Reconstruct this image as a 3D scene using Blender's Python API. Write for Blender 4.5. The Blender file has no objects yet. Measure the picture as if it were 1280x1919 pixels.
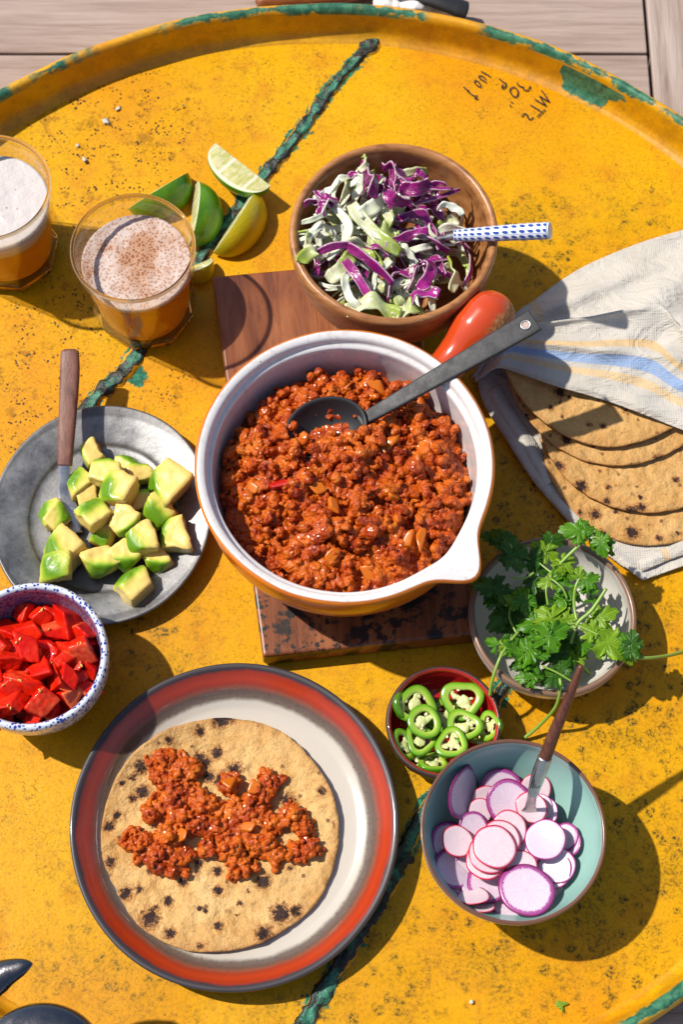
import bpy, bmesh, math, random
import numpy as np
from mathutils import Vector, Matrix, noise as mn
R = math.radians
sc = bpy.context.scene
col = sc.collection
rng = random.Random(7)

# ---------------------------------------------------------------- camera, sky, sun, exposure
CAM_H, TILT, FPX = 1.10, R(68.0), 3153.0
cam = bpy.data.cameras.new('camera')
cam.sensor_fit = 'VERTICAL'; cam.sensor_height = 36.0; cam.sensor_width = 24.0
cam.lens = FPX / 1919.0 * 36.0
cam.clip_start = 0.05; cam.clip_end = 200.0
cam.dof.use_dof = True; cam.dof.focus_distance = 1.10; cam.dof.aperture_fstop = 11.0
camo = bpy.data.objects.new('camera', cam); col.objects.link(camo)
camo.location = (0, 0, CAM_H); camo.rotation_euler = (R(90) - TILT, 0, 0)
sc.camera = camo

SUN_AZ = Vector((-0.95, 0.31)).normalized(); SUN_EL = R(53)
to_sun = Vector((SUN_AZ.x * math.cos(SUN_EL), SUN_AZ.y * math.cos(SUN_EL), math.sin(SUN_EL)))
world = bpy.data.worlds.new('World'); sc.world = world; world.use_nodes = True
wt = world.node_tree; sky = wt.nodes.new('ShaderNodeTexSky'); sky.sky_type = 'NISHITA'
sky.sun_disc = False; sky.sun_elevation = SUN_EL; sky.sun_rotation = math.atan2(SUN_AZ.x, SUN_AZ.y)
bg = wt.nodes['Background']; bg.inputs['Strength'].default_value = 0.105
wt.links.new(sky.outputs[0], bg.inputs['Color'])
sun = bpy.data.lights.new('sun', 'SUN'); sun.energy = 4.7; sun.angle = R(1.0); sun.color = (1.0, 0.945, 0.86)
suno = bpy.data.objects.new('sun', sun); col.objects.link(suno)
suno.location = to_sun * 5; suno.rotation_euler = to_sun.to_track_quat('Z', 'Y').to_euler()
vs = sc.view_settings
sc.display_settings.display_device = 'sRGB'
vs.view_transform = 'Standard'; vs.look = 'None'; vs.gamma = 1.0; vs.use_curve_mapping = False
vs.exposure = 0.22
cy = sc.cycles
cy.use_denoising = True; cy.max_bounces = 12; cy.transmission_bounces = 12; cy.transparent_max_bounces = 16
cy.caustics_reflective = False; cy.caustics_refractive = False; cy.sample_clamp_indirect = 6.0

# ---------------------------------------------------------------- helpers
_f = np.array([0, math.cos(TILT), -math.sin(TILT)]); _u = np.array([0, math.sin(TILT), math.cos(TILT)])
def P(px, py, z=0.0):
    """photo pixel -> point on the horizontal plane at height z"""
    d = _f + np.array([(px - 640) / FPX, 0, 0]) - _u * ((py - 959.5) / FPX)
    t = (z - CAM_H) / d[2]
    return Vector((d[0] * t, d[1] * t, z))
def PL(*pts): return [P(*p) for p in pts]

def ob(name, V, F, mat, parent=None, loc=None, rot=None, smooth=True, attrs=None, uv=None):
    me = bpy.data.meshes.new(name)
    me.from_pydata([tuple(v) for v in V], [], [tuple(f) for f in F])
    if smooth: me.polygons.foreach_set('use_smooth', [True] * len(me.polygons))
    for k, a in (attrs or {}).items():
        at = me.attributes.new(k, 'FLOAT', 'POINT'); at.data.foreach_set('value', np.asarray(a, np.float32))
    if uv is not None:
        ul = me.uv_layers.new(name='UVMap'); li = np.zeros(len(me.loops), np.int32)
        me.loops.foreach_get('vertex_index', li)
        ul.data.foreach_set('uv', np.asarray(uv, np.float32)[li].ravel())
    if mat: me.materials.append(mat)
    me.update()
    return link(name, me, parent, loc, rot)
def link(name, me, parent=None, loc=None, rot=None):
    o = bpy.data.objects.new(name, me); col.objects.link(o)
    if parent: o.parent = parent
    if loc is not None: o.location = loc
    if rot is not None:
        if isinstance(rot, Matrix): o.rotation_euler = rot.to_euler()
        else: o.rotation_euler = rot
    return o
def wp(name, V, F, mat, parent, **k):
    """part given in world coordinates under an unrotated parent"""
    L = parent.location
    return ob(name, [(v[0] - L.x, v[1] - L.y, v[2] - L.z) for v in V], F, mat, parent, **k)
def tag(o, label, cat=None, group=None, kind=None):
    o['label'] = label
    if cat: o['category'] = cat
    if group: o['group'] = group
    if kind: o['kind'] = kind
    return o
def thing(name, label, cat, loc=(0, 0, 0), group=None, rot=None):
    o = bpy.data.objects.new(name, None); col.objects.link(o); o.location = loc
    o.empty_display_size = .02
    if rot is not None: o.rotation_euler = rot.to_euler() if isinstance(rot, Matrix) else rot
    return tag(o, label, cat, group)
def solid(o, t, off=-1):
    m = o.modifiers.new('thick', 'SOLIDIFY'); m.thickness = t; m.offset = off; return o
def bev(o, w, seg=2):
    m = o.modifiers.new('bevel', 'BEVEL'); m.width = w; m.segments = seg; m.limit_method = 'ANGLE'; m.angle_limit = R(40); return o

def lathe(prof, n=128, fn=None, close=False):
    """profile [(r,z)] spun about Z; fn(ang,r,z,i)->(x,y,z)"""
    V = []; F = []; m = len(prof)
    for i, (r, z) in enumerate(prof):
        for k in range(n):
            a = 2 * math.pi * k / n
            V.append(fn(a, r, z, i) if fn else (r * math.cos(a), r * math.sin(a), z))
    for i in range(m - 1):
        for k in range(n):
            k2 = (k + 1) % n
            F.append((i * n + k, i * n + k2, (i + 1) * n + k2, (i + 1) * n + k))
    if prof[0][0] > 1e-6 and not close: pass
    F.append(tuple(range(n))[::-1]); F.append(tuple((m - 1) * n + k for k in range(n)))
    if close:
        F.pop(); F.pop()
        for k in range(n):
            k2 = (k + 1) % n
            F.append(((m - 1) * n + k, (m - 1) * n + k2, k2, k))
    return V, F
def smooth_prof(pts, sub=6):
    """Catmull-Rom through profile points"""
    pts = [Vector((p[0], p[1])) for p in pts]; out = []
    for i in range(len(pts) - 1):
        p0 = pts[max(i - 1, 0)]; p1 = pts[i]; p2 = pts[i + 1]; p3 = pts[min(i + 2, len(pts) - 1)]
        for k in range(sub):
            t = k / sub
            out.append(.5 * ((2 * p1) + (p2 - p0) * t + (2 * p0 - 5 * p1 + 4 * p2 - p3) * t * t + (3 * p1 - p0 - 3 * p2 + p3) * t ** 3))
    out.append(pts[-1]); return [(max(0.00001, p.x), p.y) for p in out]
def spline(pts, sub=8):
    pts = [Vector(p) for p in pts]; out = []
    for i in range(len(pts) - 1):
        p0 = pts[max(i - 1, 0)]; p1 = pts[i]; p2 = pts[i + 1]; p3 = pts[min(i + 2, len(pts) - 1)]
        for k in range(sub):
            t = k / sub
            out.append(.5 * ((2 * p1) + (p2 - p0) * t + (2 * p0 - 5 * p1 + 4 * p2 - p3) * t * t + (3 * p1 - p0 - 3 * p2 + p3) * t ** 3))
    out.append(pts[-1]); return out
def tube(path, rads, n=12, up=Vector((0, 0, 1)), pw=2.0):
    """sweep; rads = list of (half width, half height) or floats; pw>2 gives a boxier section"""
    V = []; F = []; m = len(path)
    for i, p in enumerate(path):
        t = (path[min(i + 1, m - 1)] - path[max(i - 1, 0)]).normalized()
        s = t.cross(up)
        s = s.normalized() if s.length > 1e-5 else Vector((1, 0, 0))
        w = s.cross(t).normalized(); r = rads[i] if not isinstance(rads, (int, float)) else rads
        rw, rh = r if isinstance(r, tuple) else (r, r)
        for k in range(n):
            a = 2 * math.pi * k / n; c, d = math.cos(a), math.sin(a)
            c = math.copysign(abs(c) ** (2 / pw), c); d = math.copysign(abs(d) ** (2 / pw), d)
            V.append(p + s * (rw * c) + w * (rh * d))
    for i in range(m - 1):
        for k in range(n):
            k2 = (k + 1) % n; F.append((i * n + k, i * n + k2, (i + 1) * n + k2, (i + 1) * n + k))
    F.append(tuple(range(n))[::-1]); F.append(tuple((m - 1) * n + k for k in range(n)))
    return V, F
def lerp_list(L, m):
    """resample list of radii (float/tuple) to m entries"""
    out = []
    for i in range(m):
        t = i / (m - 1) * (len(L) - 1); a = min(int(t), len(L) - 2); f = t - a
        x, y = L[a], L[a + 1]
        out.append(tuple(p + (q - p) * f for p, q in zip(x, y)) if isinstance(x, tuple) else x + (y - x) * f)
    return out
def grid(nu, nv, fn):
    V = []; F = []; UV = []
    for j in range(nv + 1):
        for i in range(nu + 1):
            V.append(fn(i / nu, j / nv)); UV.append((i / nu, j / nv))
    w = nu + 1
    for j in range(nv):
        for i in range(nu):
            a = j * w + i; F.append((a, a + 1, a + w + 1, a + w))
    return V, F, UV
_ico = {}
def ico(sub):
    if sub not in _ico:
        bm = bmesh.new(); bmesh.ops.create_icosphere(bm, subdivisions=sub, radius=1)
        _ico[sub] = (np.array([v.co[:] for v in bm.verts]), [tuple(v.index for v in f.verts) for f in bm.faces]); bm.free()
    return _ico[sub]
def chunk(planes, p=16, sub=4):
    """rounded convex polytope from (normal, distance) planes"""
    D, F = ico(sub)
    s = np.zeros(len(D))
    for n, h in planes:
        n = np.array(n, float); n /= np.linalg.norm(n)
        s += np.clip(D @ n / h, 0, None) ** p
    return D * (s ** (-1 / p))[:, None], F
def fbm(v, s, o=3): return mn.fractal(Vector(v) * s, 1.0, 2.0, o)
def basis(nrm, spin=0):
    return Vector(nrm).to_track_quat('Z', 'Y').to_matrix() @ Matrix.Rotation(spin, 3, 'Z')

class NT:
    def __init__(s, name, **k):
        s.m = bpy.data.materials.new(name); s.m.use_nodes = True; s.t = s.m.node_tree
        s.b = s.t.nodes['Principled BSDF']; s.out = s.t.nodes['Material Output']
        for a, v in k.items(): s.set(a, v)
    def set(s, a, v):
        nm = {'col': 'Base Color', 'rough': 'Roughness', 'metal': 'Metallic', 'nrm': 'Normal', 'spec': 'Specular IOR Level', 'coat': 'Coat Weight',
              'coatr': 'Coat Roughness', 'sss': 'Subsurface Weight', 'sssr': 'Subsurface Radius', 'ssss': 'Subsurface Scale', 'trans': 'Transmission Weight',
              'ior': 'IOR', 'alpha': 'Alpha', 'sheen': 'Sheen Weight'}[a]
        s.L(v, s.b.inputs[nm]); return s
    def L(s, v, sock):
        if isinstance(v, bpy.types.NodeSocket): s.t.links.new(v, sock)
        elif isinstance(v, (tuple, list)) and sock.type == 'RGBA' and len(v) == 3: sock.default_value = (*v, 1)
        else: sock.default_value = v
    def n(s, ty, ins={}, out=0, **props):
        nd = s.t.nodes.new('ShaderNode' + ty)
        for k, v in props.items(): setattr(nd, k, v)
        for k, v in ins.items(): s.L(v, nd.inputs[k])
        return nd.outputs[out]
    def obj(s): return s.n('TexCoord', out='Object')
    def uv(s): return s.n('TexCoord', out='UV')
    def pos(s): return s.n('NewGeometry', out='Position')
    def rnd(s): return s.n('ObjectInfo', out='Random')
    def attr(s, name): return s.n('Attribute', out='Fac', attribute_name=name)
    def m_(s, op, a, b=0.0, c=0.0, clamp=False): return s.n('Math', {0: a, 1: b, 2: c}, operation=op, use_clamp=clamp)
    def v_(s, op, a, b=(0, 0, 0), out=0): return s.n('VectorMath', {0: a, 1: b}, out=out, operation=op)
    def mix(s, f, a, b, blend='MIX'): return s.n('Mix', {0: f, 6: a, 7: b}, out=2, data_type='RGBA', blend_type=blend)
    def noise(s, v, sc, det=4, ro=.55, dist=0.0, out=0): return s.n('TexNoise', {'Vector': v, 'Scale': sc, 'Detail': det, 'Roughness': ro, 'Distortion': dist}, out=out)
    def vor(s, v, sc, feature='F1', out=0, rand=1.0): return s.n('TexVoronoi', {'Vector': v, 'Scale': sc, 'Randomness': rand}, out=out, feature=feature)
    def step(s, f, a, b, lo=0.0, hi=1.0): return s.n('MapRange', {0: f, 1: a, 2: b, 3: lo, 4: hi}, interpolation_type='SMOOTHSTEP')
    def ramp(s, f, stops, interp='LINEAR'):
        nd = s.t.nodes.new('ShaderNodeValToRGB'); s.L(f, nd.inputs[0]); cr = nd.color_ramp; cr.interpolation = interp
        while len(cr.elements) < len(stops): cr.elements.new(.5)
        for e, (p, c) in zip(cr.elements, stops):
            e.position = p; e.color = (*c, 1) if len(c) == 3 else c
        return nd.outputs[0]
    def bump(s, h, st=.5, d=.001, nrm=None):
        i = {'Height': h, 'Strength': st, 'Distance': d}
        if nrm is not None: i['Normal'] = nrm
        return s.n('Bump', i)
    def sep(s, v):
        nd = s.t.nodes.new('ShaderNodeSeparateXYZ'); s.L(v, nd.inputs[0]); return nd.outputs
    def comb(s, x, y, z): return s.n('CombineXYZ', {0: x, 1: y, 2: z})
    def rad(s, v): return s.v_('LENGTH', s.v_('MULTIPLY', v, (1, 1, 0)), out='Value')
    def scale(s, v, k): return s.v_('MULTIPLY', v, k)
    def jit(s, v, k=10.0):
        r = s.rnd(); return s.v_('ADD', v, s.comb(s.m_('MULTIPLY', r, k), s.m_('MULTIPLY', r, k * 1.7), s.m_('MULTIPLY', r, k * 2.3)))
    def segd(s, p, a, b):
        a = Vector((a[0], a[1], 0)); b = Vector((b[0], b[1], 0)); ba = b - a
        pa = s.v_('SUBTRACT', p, tuple(a)); t = s.m_('DIVIDE', s.v_('DOT_PRODUCT', pa, tuple(ba), out='Value'), ba.length_squared, clamp=True)
        nd = s.t.nodes.new('ShaderNodeVectorMath'); nd.operation = 'SCALE'; nd.inputs[0].default_value = tuple(ba); s.L(t, nd.inputs['Scale'])
        return s.v_('LENGTH', s.v_('SUBTRACT', pa, nd.outputs[0]), out='Value')
def srgb(r, g, b):
    f = lambda c: (c / 255 / 12.92 if c <= 10.3 else ((c / 255 + .055) / 1.055) ** 2.4)
    return (f(r), f(g), f(b))
# ---------------------------------------------------------------- table paint
TC = Vector((-0.0157, 0.4535, 0)); TR = 0.4115
SEAM1 = [(686, 40), (700, 72), (672, 108), (635, 148), (590, 208), (545, 268), (498, 325), (440, 400), (378, 482), (300, 590), (238, 690), (172, 752), (60, 900)]
SEAM2 = [(560, 1935), (600, 1868), (655, 1775), (705, 1690), (752, 1605), (790, 1532), (850, 1440), (905, 1350), (945, 1288), (1010, 1180)]

def paint_base(t):
    p = t.v_('MULTIPLY', t.pos(), (1, 1, 1))
    big = t.noise(p, 7, 3, .5); mid = t.noise(p, 38, 5, .6); fine = t.noise(p, 420, 3, .6)
    c = t.mix(t.step(big, .35, .68), (.67, .345, .0), (.63, .265, .0))
    c = t.mix(t.m_('MULTIPLY', t.step(mid, .5, .72), .55), c, (.52, .185, .0))
    c = t.mix(t.m_('MULTIPLY', t.step(t.noise(p, 90, 4, .6), .60, .74), .35), c, (.72, .40, .004))
    c = t.mix(t.m_('MULTIPLY', t.step(fine, .42, .70), .22), c, (.30, .11, .002))
    return p, c, big, mid, fine
def m_table():
    t = NT('yellow_paint'); p, c, big, mid, fine = paint_base(t)
    flat = t.v_('MULTIPLY', p, (1, 1, 0))
    wob = t.m_('MULTIPLY', t.m_('SUBTRACT', t.noise(p, 60, 6, .7), .5), .6)
    # greenish grime speckle, gathered on the right and low side
    reg = t.step(t.m_('ADD', t.attr('grime'), wob), .05, .55)
    sp = t.step(t.noise(p, 420, 4, .75), .46, .60); cl = t.vor(t.v_('ADD', p, t.scale(t.noise(p, 130, 3, out=1), (.008, .008, .0))), 105); sp2 = t.step(t.m_('ADD', cl, t.m_('MULTIPLY', t.noise(p, 22, 3), .5)), .74, .42)
    fog = t.m_('MULTIPLY', t.step(t.noise(p, 34, 6, .75), .46, .62), .6)
    g = t.m_('MULTIPLY', t.m_('MULTIPLY', t.m_('MAXIMUM', sp2, fog), t.m_('ADD', t.m_('MULTIPLY', sp, .75), .25)), t.m_('ADD', t.m_('MULTIPLY', reg, .9), .14))
    c = t.mix(t.m_('MULTIPLY', reg, .22), c, (.42, .19, .0))
    c = t.mix(g, c, (.050, .046, .006))
    # dark rust specks, gathered high on the left
    rg = t.step(t.m_('ADD', t.attr('rust'), wob), .0, .6)
    vs_ = t.step(t.vor(t.v_('ADD', p, t.scale(t.noise(p, 300, 2, out=1), (.003, .003, .003))), 330), .40, .22)
    keep = t.step(t.noise(p, 75, 4, .65), .47, .57)
    rs = t.m_('MULTIPLY', t.m_('MULTIPLY', vs_, keep), t.m_('ADD', rg, .16, clamp=True))
    sm = t.m_('MULTIPLY', t.step(t.noise(p, 55, 7, .75), .535, .62), t.m_('ADD', rg, .16, clamp=True))
    c = t.mix(t.m_('MULTIPLY', sm, .5), c, (.15, .055, .003))
    c = t.mix(rs, c, (.035, .016, .006))
    # hairline scratches and pin specks everywhere
    pin = t.m_('MULTIPLY', t.step(t.vor(p, 120), .085, .05), t.step(t.noise(p, 18, 2), .45, .6))
    c = t.mix(pin, c, (.07, .04, .01))
    dust = t.m_('MULTIPLY', t.step(t.noise(p, 760, 3, .7), .57, .66), t.step(t.noise(p, 30, 5, .7), .36, .58)); c = t.mix(t.m_('MULTIPLY', dust, .7), c, (.10, .06, .004))
    w1 = t.n('TexWave', {'Vector': p, 'Scale': 22.0, 'Distortion': 14.0, 'Detail': 4.0, 'Detail Scale': 2.0}, out=1, wave_type='BANDS', bands_direction='DIAGONAL')
    scr = t.m_('MULTIPLY', t.step(w1, .985, .999), t.step(t.noise(p, 26, 3), .55, .66))
    c = t.mix(t.m_('MULTIPLY', scr, .6), c, (.13, .07, .01))
    # green undercoat chips
    wob2 = t.m_('MULTIPLY', t.m_('SUBTRACT', t.noise(p, 110, 5, .65), .5), .016)
    ch = t.step(t.m_('ADD', t.attr('chip'), wob2), .0006, -.0006)
    gc = t.mix(t.step(t.noise(p, 160, 5, .7), .42, .6), (.012, .105, .062), (.03, .20, .115))
    gc = t.mix(t.step(t.noise(p, 130, 4, .7), .56, .66), gc, (.012, .016, .012))
    c = t.mix(ch, c, gc)
    t.set('col', c)
    t.set('rough', t.step(mid, .3, .75, .38, .58)); t.set('spec', .22)
    h = t.m_('ADD', t.m_('MULTIPLY', fine, .35), t.m_('MULTIPLY', t.noise(p, 130, 4), .6))
    h = t.m_('SUBTRACT', h, t.m_('MULTIPLY', ch, .5)); h = t.m_('SUBTRACT', h, t.m_('MULTIPLY', rs, .2))
    t.set('nrm', t.bump(h, .35, .0012)); return t.m
def m_rim():
    t = NT('rim_paint'); p, c, big, mid, fine = paint_base(t)
    r = t.rad(t.v_('SUBTRACT', p, tuple(TC))); z = t.sep(p)[2]
    nn = t.noise(p, 26, 6, .7); n2 = t.noise(p, 140, 4, .7)
    d = t.m_('ADD', t.m_('ABSOLUTE', t.m_('SUBTRACT', r, TR - .0058)), t.m_('MULTIPLY', t.m_('SUBTRACT', nn, .5), .022))
    hi = t.m_('MULTIPLY', t.step(d, .0036, .0022), t.step(z, .0215, .0235))
    gc = t.mix(t.step(n2, .42, .6), (.016, .10, .055), (.05, .19, .10)); gc = t.mix(t.step(nn, .56, .64), gc, (.015, .017, .01))
    mottle = t.step(t.noise(p, 45, 6, .72), .40, .62); inner = t.step(r, TR - .006, TR - .010)  # noisy brown mottling kept to the inner face of the rim
    c = t.mix(t.m_('MULTIPLY', t.m_('MULTIPLY', mottle, inner), .3), c, (.09, .035, .006))
    hi = t.m_('MULTIPLY', hi, t.step(t.noise(p, 11, 5, .65), .40, .50)); hi = t.m_('MAXIMUM', hi, t.step(t.m_('ADD', t.attr('chip'), t.m_('MULTIPLY', t.m_('SUBTRACT', t.noise(p, 110, 5, .65), .5), .012)), .0006, -.0006))
    c = t.mix(hi, c, gc)
    t.set('col', c); t.set('rough', .45)
    t.set('nrm', t.bump(t.m_('ADD', t.m_('MULTIPLY', n2, .6), t.m_('MULTIPLY', hi, -.5)), .4, .0015)); return t.m
def m_seam():
    t = NT('seam_paint'); p, c, big, mid, fine = paint_base(t)
    n1 = t.noise(p, 70, 6, .72); n2 = t.noise(p, 190, 5, .7); e = t.attr('edge')
    gc = t.mix(t.step(n2, .40, .62), (.016, .095, .06), (.045, .22, .135))
    gc = t.mix(t.step(t.m_('ADD', n1, t.m_('MULTIPLY', e, .14)), .46, .56), gc, (.012, .014, .010))
    y = t.step(t.m_('ADD', t.m_('MULTIPLY', e, .55), t.m_('MULTIPLY', t.noise(p, 48, 6, .75), .9)), .90, .95)
    t.set('col', t.mix(y, gc, c)); t.set('rough', .42)
    t.set('nrm', t.bump(t.m_('ADD', n1, t.m_('MULTIPLY', n2, .6)), .8, .002)); return t.m
def m_plain(name, c, rough=.5, **k): return NT(name, col=c, rough=rough, **k).m

tbl = thing('round_table', 'round yellow painted metal table with raised rim and chipped green undercoat', 'table', (TC.x, TC.y, -.02))
GRIME = [(1150, 1250, .075, 1), (1120, 1720, .075, 1), (1010, 450, .05, 1), (960, 1000, .07, 1), (1240, 1560, .05, 1), (900, 1800, .03, .8), (260, 1190, .06, .6), (1000, 1560, .17, .62), (640, 1880, .10, .5), (200, 1800, .09, .42), (1100, 900, .16, .5), (1180, 420, .05, .5)]
RUST = [(215, 250, .075, 1), (120, 360, .045, 1), (60, 740, .055, 1), (110, 600, .045, 1), (300, 730, .03, .6), (480, 160, .08, .25), (160, 180, .06, .5)]
CHIP = [((1050, 120), (1085, 148), .003), ((1085, 145), (1130, 168), .010), ((1125, 165), (1190, 193), .0075), ((335, 200), (350, 190), .0012), ((240, 690), (258, 708), .007), ((878, 236), (879, 237), .0022)]
for S in (SEAM1, SEAM2): CHIP += [(a, b, .0062) for a, b in zip(S[:-1], S[1:])]
nr, ns = 150, 420
V, F = lathe([(max(.00001, TR * .955 * k / nr), 0) for k in range(nr + 1)], ns); F.pop(); F.pop()
X = np.array(V); X[:, 0] += TC.x; X[:, 1] += TC.y
def field(L):
    o = np.zeros(len(X))
    for px, py, r, w in L:
        c = P(px, py); o = np.maximum(o, w * np.clip(1.15 - np.hypot(X[:, 0] - c.x, X[:, 1] - c.y) / r, 0, 1))
    return o
ch = np.full(len(X), 1.0)
for a, b, w in CHIP:
    a = np.array(P(*a)[:2]); ba = np.array(P(*b)[:2]) - a; pa = X[:, :2] - a; tt = np.clip(pa @ ba / (ba @ ba), 0, 1)
    ch = np.minimum(ch, np.linalg.norm(pa - tt[:, None] * ba, axis=1) - w)
X[:, 2] = [.0005 * fbm((x, y, 0), 14, 2) - .0004 for x, y, z in X]
wp('tabletop', X, F, m_table(), tbl, attrs={'grime': field(GRIME), 'rust': field(RUST), 'chip': ch})
rp = smooth_prof([(TR * .948, -.0022), (TR * .957, .0003), (TR - .0145, .0024), (TR - .0115, .007), (TR - .0095, .018), (TR - .0085, .0245), (TR - .006, .0278), (TR - .0025, .0278), (TR, .0245), (TR + .0008, .018), (TR + .001, -.012), (TR - .004, -.0195)], 5)
def rfn(a, r, z, i):
    k = 1 + .0035 * fbm((math.cos(a), math.sin(a), 3), 4, 2) * (1 if z > .003 else z / .003)
    return (r * k * math.cos(a) + TC.x, r * k * math.sin(a) + TC.y, z + .0012 * fbm((math.cos(a), math.sin(a), 0), 6, 2) * max(0, z / .028))
V, F = lathe(rp, 720, rfn); F.pop(); F.pop()
Y = np.array(V); rc_ = np.full(len(Y), 1.0)
for a, b, w in CHIP[:3]:
    a = np.array(P(*a, .004)[:2]); ba = np.array(P(*b, .004)[:2]) - a; pa = Y[:, :2] - a; tt = np.clip(pa @ ba / (ba @ ba), 0, 1)
    rc_ = np.minimum(rc_, np.linalg.norm(pa - tt[:, None] * ba, axis=1) - w * 1.5)
rc_[Y[:, 2] > .022] = 1.0
wp('rim', V, F, m_rim(), tbl, attrs={'chip': rc_})
V, F = lathe([(.0001, -.0199), (TR - .004, -.0196)], 64); F.pop(); F.pop()
wp('underside', [(v[0] + TC.x, v[1] + TC.y, v[2]) for v in V], F, m_plain('dark_steel_under', (.05, .05, .05)), tbl)
MSEAM = m_seam()
for S, wds in ((SEAM1, [.0105, .0085, .005, .0045, .0055, .0055, .006, .004, .004, .005, .0065, .006, .005]), (SEAM2, [.005, .006, .0062, .007, .0068, .005, .004, .004, .004, .004])):
    path = spline(PL(*S), 14); W = lerp_list([w * 1.02 for w in wds], len(path)); V = []; F = []; E = []; nx = 14
    for i, p in enumerate(path):
        tg = (path[min(i + 1, len(path) - 1)] - path[max(i - 1, 0)]).normalized(); s = Vector((tg.y, -tg.x, 0))
        for k in range(nx + 1):
            u = k / nx * 2 - 1
            q = p + s * (u * W[i] * (1 + .5 * fbm(p, 160, 3)))
            z = -.0006 + .0026 * max(0, 1 - u * u) ** .6 * (1 + .5 * fbm(q, 180, 3)) + .0010 * math.exp(-((u + .55) * 5) ** 2)
            V.append((q.x, q.y, z)); E.append(abs(u))
    for i in range(len(path) - 1):
        for k in range(nx): F.append((i * (nx + 1) + k, i * (nx + 1) + k + 1, (i + 1) * (nx + 1) + k + 1, (i + 1) * (nx + 1) + k))
    wp('seam', V, F, MSEAM, tbl, attrs={'edge': E})

# marker writing on the table, stroke by stroke (photo pixels)
def Z5(x, y): return (840 + x * .1875, 100 + y * .1875)
STR = [[(330, 178), (385, 208), (425, 235)], [(385, 292), (345, 268), (308, 238), (320, 222), (350, 232), (378, 262)], [(330, 340), (285, 315), (265, 285), (278, 270), (310, 290), (328, 325)][:6],
       [(155, 335), (195, 370), (235, 410), (275, 430)], [(262, 450), (302, 455)], [(290, 415), (268, 445)], [(205, 365), (200, 390)],
       [(510, 252), (545, 280), (572, 300)], [(575, 290), (578, 325), (550, 352), (538, 335), (550, 310)],
       [(688, 288), (705, 318), (740, 335), (755, 330)], [(745, 335), (765, 365), (800, 365), (825, 322)],
       [(640, 340), (672, 342), (700, 385), (685, 432), (650, 425), (625, 390), (622, 355), (640, 340)], [(632, 482), (645, 495)], [(618, 515), (630, 532)],
       [(935, 370), (965, 410), (1012, 482)], [(1012, 482), (955, 450), (918, 428)], [(918, 428), (950, 480), (978, 520)], [(978, 520), (920, 490), (865, 455)],
       [(825, 515), (875, 545), (930, 580)], [(970, 558), (930, 598), (890, 632)], [(735, 632), (765, 602), (790, 612), (800, 645), (825, 658), (855, 635)]]
V = []; F = []
for s in STR:
    path = spline([P(*Z5(*q), .0009) for q in s], 6); b = len(V)
    for i, p in enumerate(path):
        tg = (path[min(i + 1, len(path) - 1)] - path[max(i - 1, 0)]).normalized(); n = Vector((-tg.y, tg.x, 0)) * (.00052 * (1 + .3 * math.sin(i * 1.7)))
        V += [p + n, p - n]
    for i in range(len(path) - 1): F.append((b + 2 * i, b + 2 * i + 1, b + 2 * i + 3, b + 2 * i + 2))
wp('marker_writing', V, F, m_plain('marker_ink', (.012, .011, .012), .5), tbl)

# ---------------------------------------------------------------- weathered deck under the table
def m_deck():
    t = NT('weathered_wood'); p = t.jit(t.obj(), 5)
    q = t.scale(p, (9, 160, 60)); g = t.noise(q, 1.0, 7, .62, .4); g2 = t.noise(t.scale(p, (24, 600, 200)), 1, 4, .6)
    c = t.ramp(g, [(.25, (.20, .135, .105)), (.5, (.36, .27, .22)), (.75, (.46, .37, .32))])
    c = t.mix(t.m_('MULTIPLY', t.step(g2, .55, .75), .5), c, (.16, .11, .085))
    t.set('col', t.mix(t.m_('MULTIPLY', t.rnd(), .3), c, (.30, .19, .14))); t.set('rough', .75)
    t.set('nrm', t.bump(t.m_('ADD', g, g2), .5, .0012)); return t.m
MDECK = m_deck()
ZD = -.0205
deck = bpy.data.objects.new('deck', None); col.objects.link(deck); tag(deck, 'weathered grey wooden planks under the yellow table', kind='structure')
def box(x0, x1, y0, y1, z0, z1):
    V = [(x, y, z) for z in (z0, z1) for y in (y0, y1) for x in (x0, x1)]
    return V, [(0, 2, 3, 1), (4, 5, 7, 6), (0, 1, 5, 4), (2, 6, 7, 3), (0, 4, 6, 2), (1, 3, 7, 5)]
jx = P(1214, 60, ZD).x; gy = P(640, 102, ZD).y
pw = .092; y = gy + pw * 2
while y > gy - pw * 9:
    V, F = box(-1.2, jx - .0015, y - pw + .002, y - .0005, -.022, 0)
    cx, cyy = (jx - 1.2) / 2, y - pw / 2
    bev(ob('plank', [(a - cx, b - cyy, c) for a, b, c in V], F, MDECK, deck, loc=(cx, cyy, ZD), smooth=False), .0012); y -= pw
for k in range(3):
    V, F = box(-.045, .0445, -.75, .75, -.022, 0)
    o = bev(ob('plank', [(b, a, c) for a, b, c in V], [f[::-1] for f in F], MDECK, deck, loc=(jx + .046 + k * .0905, .45, ZD), rot=(0, 0, R(90)), smooth=False), .0012)
V, F = box(-12, 12, -12, 12, -.004, 0)
g_ = NT('paving'); g_.set('col', g_.ramp(g_.noise(g_.pos(), 30, 5), [(.3, (.10, .09, .08)), (.7, (.19, .17, .15))])); g_.set('rough', .9)
tag(ob('ground', V, F, g_.m, loc=(0, 0, -.75), smooth=False), 'plain grey paved ground below the deck', kind='structure')
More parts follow.
